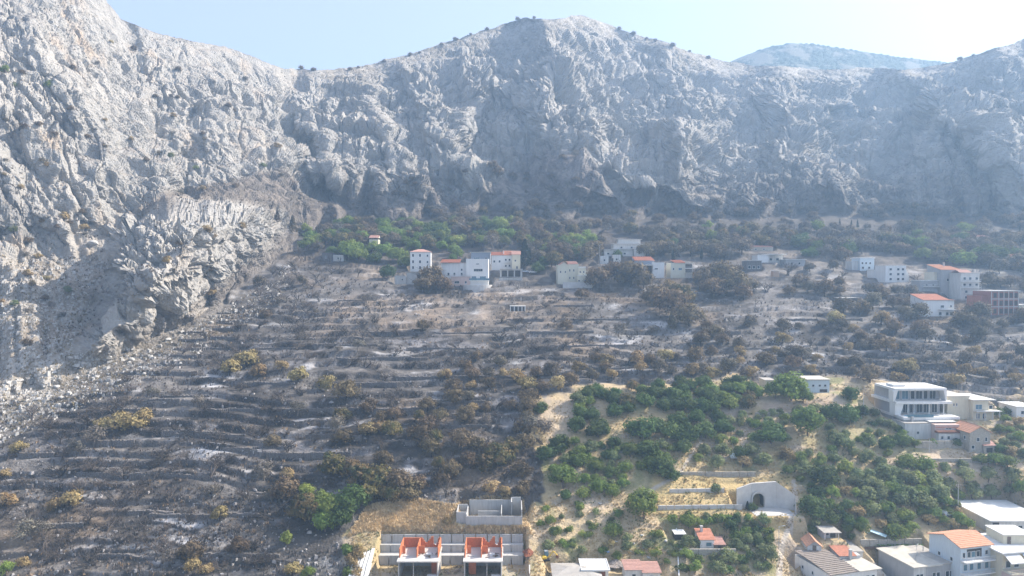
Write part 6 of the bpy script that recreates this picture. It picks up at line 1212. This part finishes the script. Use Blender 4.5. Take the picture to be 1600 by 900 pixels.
fill([(1440, 790), (1520, 790), (1600, 812), (1600, 830), (1500, 830), (1440, 820)], 20, [('mid', 2), ('bgreen', 3), ('bochre', 2)], 10, 16, .8, seed=19)
fill([(540, 860), (580, 860), (600, 900), (540, 905)], 8, [('bochre', 2), ('bgreen', 1)], 9, 14, .8, seed=20)
# shrubs holding on to the rock
fill([(0, 130), (150, 60), (420, 130), (450, 300), (200, 330), (0, 350)], 46, [('bbrown', 4), ('bash', 2), ('bolive', 1), ('bochre', 1)], 6, 11, 1, False, seed=21)
fill([(0, 330), (140, 330), (110, 560), (0, 600)], 22, [('bbrown', 3), ('bochre', 2), ('bolive', 1), ('bash', 2)], 8, 15, 1, False, seed=22)
fill([(190, 360), (420, 340), (400, 440), (230, 520), (160, 540)], 11, [('bbrown', 2), ('bochre', 3)], 8, 15, 1, False, seed=23)
fill([(470, 330), (600, 290), (760, 250), (900, 240), (1080, 335), (900, 345)], 46, [('bbrown', 4), ('bash', 1), ('brown', 2), ('twigs', 2)], 6, 13, 1, False, seed=24)
for i, (qx, qy) in enumerate([(560, 103), (600, 94), (640, 84), (655, 80), (690, 68), (712, 60), (735, 52), (760, 44), (808, 29), (835, 26), (968, 43), (990, 52), (1010, 58), (1024, 62), (1050, 70), (1078, 78), (1108, 88), (1500, 92), (1520, 84)]):
    plant('bbrown', qx, qy + 4, 5 + i % 3 * 1.5)

into_wood(290)
# ------------------------------------------------------------------ say which plant, wall or stone is which by what stands next to it
LM = [(s_, (SITES[k][0] + SITES[k][1]) / 2, (SITES[k][2] + SITES[k][3]) / 2) for k, s_ in {
 'skeleton_a': 'the left unfinished brick house', 'skeleton_b': 'the right unfinished brick house', 'foundation': 'the roofless foundation', 'grey_hip': 'the grey hipped roof', 'white_shed': 'the white-roofed shed', 'pink_house': 'the pink-roofed house', 'red_hut': 'the tiny red-roofed hut',
 'long_house': 'the brown corrugated roof', 'hut_orange': 'the orange gable hut', 'shack': 'the grey garden shack', 'concrete_house': 'the beige flat-roofed house', 'shaded_white_house': 'the tall red-roofed white house', 'flat_white': 'the broad white flat roof', 'modern_villa': 'the modern villa', 'cream_villa': 'the cream villa',
 'red_terrace_house': 'the rusty red terrace', 'stone_house': 'the narrow stone house', 'white_bungalow': 'the white bungalow', 'v_white3': 'the white three-storey house', 'v_modern': 'the white modern block', 'v_redroofs': 'the red-roofed apartments', 'v_yellow': 'the pale yellow villa', 'v_terraces': 'the stepped terrace block',
 'v_slatewhite': 'the slate blue house', 'v_cream': 'the cream balcony house', 'v_white_flat': 'the white flat-roofed house', 'v_box': 'the tiny orange hut', 'v_pair': 'the pale green house', 'v_long_white': 'the gridded white house', 'v_big_right': 'the apartment tower', 'v_red_white': 'the long red roof', 'v_brick': 'the brick shell',
 'v_back': 'the cream back house', 'v_portico': 'the tiny white portico', 'v_burned': 'the burned grey hut', 'v_charred_home': 'the charred house', 'tunnel': 'the tunnel portal', 'v_far_ruin': 'the far pale house', 'v_edge_red': 'the edge cottage', 'v_farhouse': 'the long stone house'}.items()]
LM += [('the shaded gully of the crag', 165, 450), ('the top of the rock crag', 300, 330), ('the foot of the rock crag', 250, 560), ('the pale boulder', 146, 380), ('the ochre tree cluster at left', 195, 655), ('the lone ochre tree', 344, 802), ('the green thicket', 510, 780), ('the yellow-green bush', 448, 838),
       ('the tall full green tree', 1006, 785), ('the tall light green tree', 1262, 660), ('the great dark tree', 1237, 604), ('the vegetable bed', 1392, 848), ('the straw bank', 640, 800), ('the bottom left corner', 0, 895), ('the left frame edge', 0, 700), ('the summit', 860, 40), ('the low saddle of the ridge', 490, 115),
       ('the left cliff top', 170, 10), ('the dark green grove', 1050, 668), ('the big scorched tree on the slope', 1060, 480), ('the digger', 852, 865), ('the pale pole', 1497, 780), ('the burned terraces at centre', 640, 600), ('the long ladder of terraces', 300, 545), ('the ash-grey slope', 420, 690), ('the brown scree', 850, 290),
       ('the right frame edge', 1600, 560), ('the scorched orange pine', 770, 262), ('the far right cliffs', 1500, 200), ('the water tank', 1146, 712), ('the lane', 1235, 830), ('the right slope middle', 1180, 540), ('the black snags', 505, 395), ('the centre slope', 900, 540)]
ORD = ['nearest', 'second', 'third', 'fourth', 'fifth', 'sixth', 'seventh', 'eighth', 'ninth', 'tenth', 'eleventh', 'twelfth', 'thirteenth', 'fourteenth', 'fifteenth', 'sixteenth', 'seventeenth', 'eighteenth', 'nineteenth', 'twentieth', 'outermost']
def say_where(items, look):
    seen = {}
    for it in items:
        o, key, px, py, hp, sp = it
        best = min(LM, key=lambda l: math.hypot(l[1] - px, (l[2] - py) * 1.6)); dx, dy = px - best[1], py - best[2]
        rel = ('right of' if dx > 0 else 'left of') if abs(dx) > abs(dy) * 1.6 else ('above' if dy < 0 else 'below')
        if math.hypot(dx, dy) < 6: rel = 'at'
        sz = size_word(key, hp); seen.setdefault((sz + look(key), rel, best[0]), []).append((math.hypot(dx, dy), it))
    for (lk, rel, lm), L in seen.items():
        L.sort(key=lambda t: t[0])
        for i, (d, it) in enumerate(L):
            if it[5]: it[0]['label'] = it[5]; continue
            it[0]['label'] = f'{lk} {rel} {lm}' if len(L) == 1 else f'{lk} {rel} {lm}, {ORD[min(i, 20)]} outwards'
def size_word(key, h):
    if key in ('wall',): return 'short ' if h < 14 else ('long ' if h > 24 else '')
    if key == 'boulder': return ''
    return 'tiny ' if h < 9 else ('small ' if h < 17 else ('large ' if h > 34 else ''))
say_where(PLANTS, lambda k: LOOK[k]); say_where([t for t in TW], lambda k: 'dark dry-stone terrace wall'); say_where(BO, lambda k: 'pale limestone boulder')
# ------------------------------------------------------------------ haze: one closed box of even air round the camera and the whole scene
me = bpy.data.meshes.new('haze')
x0, x1, y0, y1, z0, z1 = -1620, 1620, -1520, 1620, GZ - 1.5, 540.0
me.from_pydata([(x0, y0, z0), (x1, y0, z0), (x1, y1, z0), (x0, y1, z0), (x0, y0, z1), (x1, y0, z1), (x1, y1, z1), (x0, y1, z1)], [],
               [(3, 2, 1, 0), (4, 5, 6, 7), (0, 1, 5, 4), (1, 2, 6, 5), (2, 3, 7, 6), (3, 0, 4, 7)])
hm = bpy.data.materials.new('haze_air'); hm.use_nodes = True; hn = hm.node_tree.nodes; hn.remove(hn['Principled BSDF'])
pv = hn.new('ShaderNodeVolumePrincipled'); pv.inputs['Color'].default_value = (.44, .68, 1.0, 1); pv.inputs['Density'].default_value = HAZE_DENSITY; pv.inputs['Anisotropy'].default_value = HAZE_ANISO
hm.node_tree.links.new(pv.outputs[0], hn['Material Output'].inputs['Volume']); me.materials.append(hm)
o = bpy.data.objects.new('haze', me); COL.objects.link(o); o['kind'] = 'stuff'; o['label'] = 'pale blue haze filling the air before the mountain'
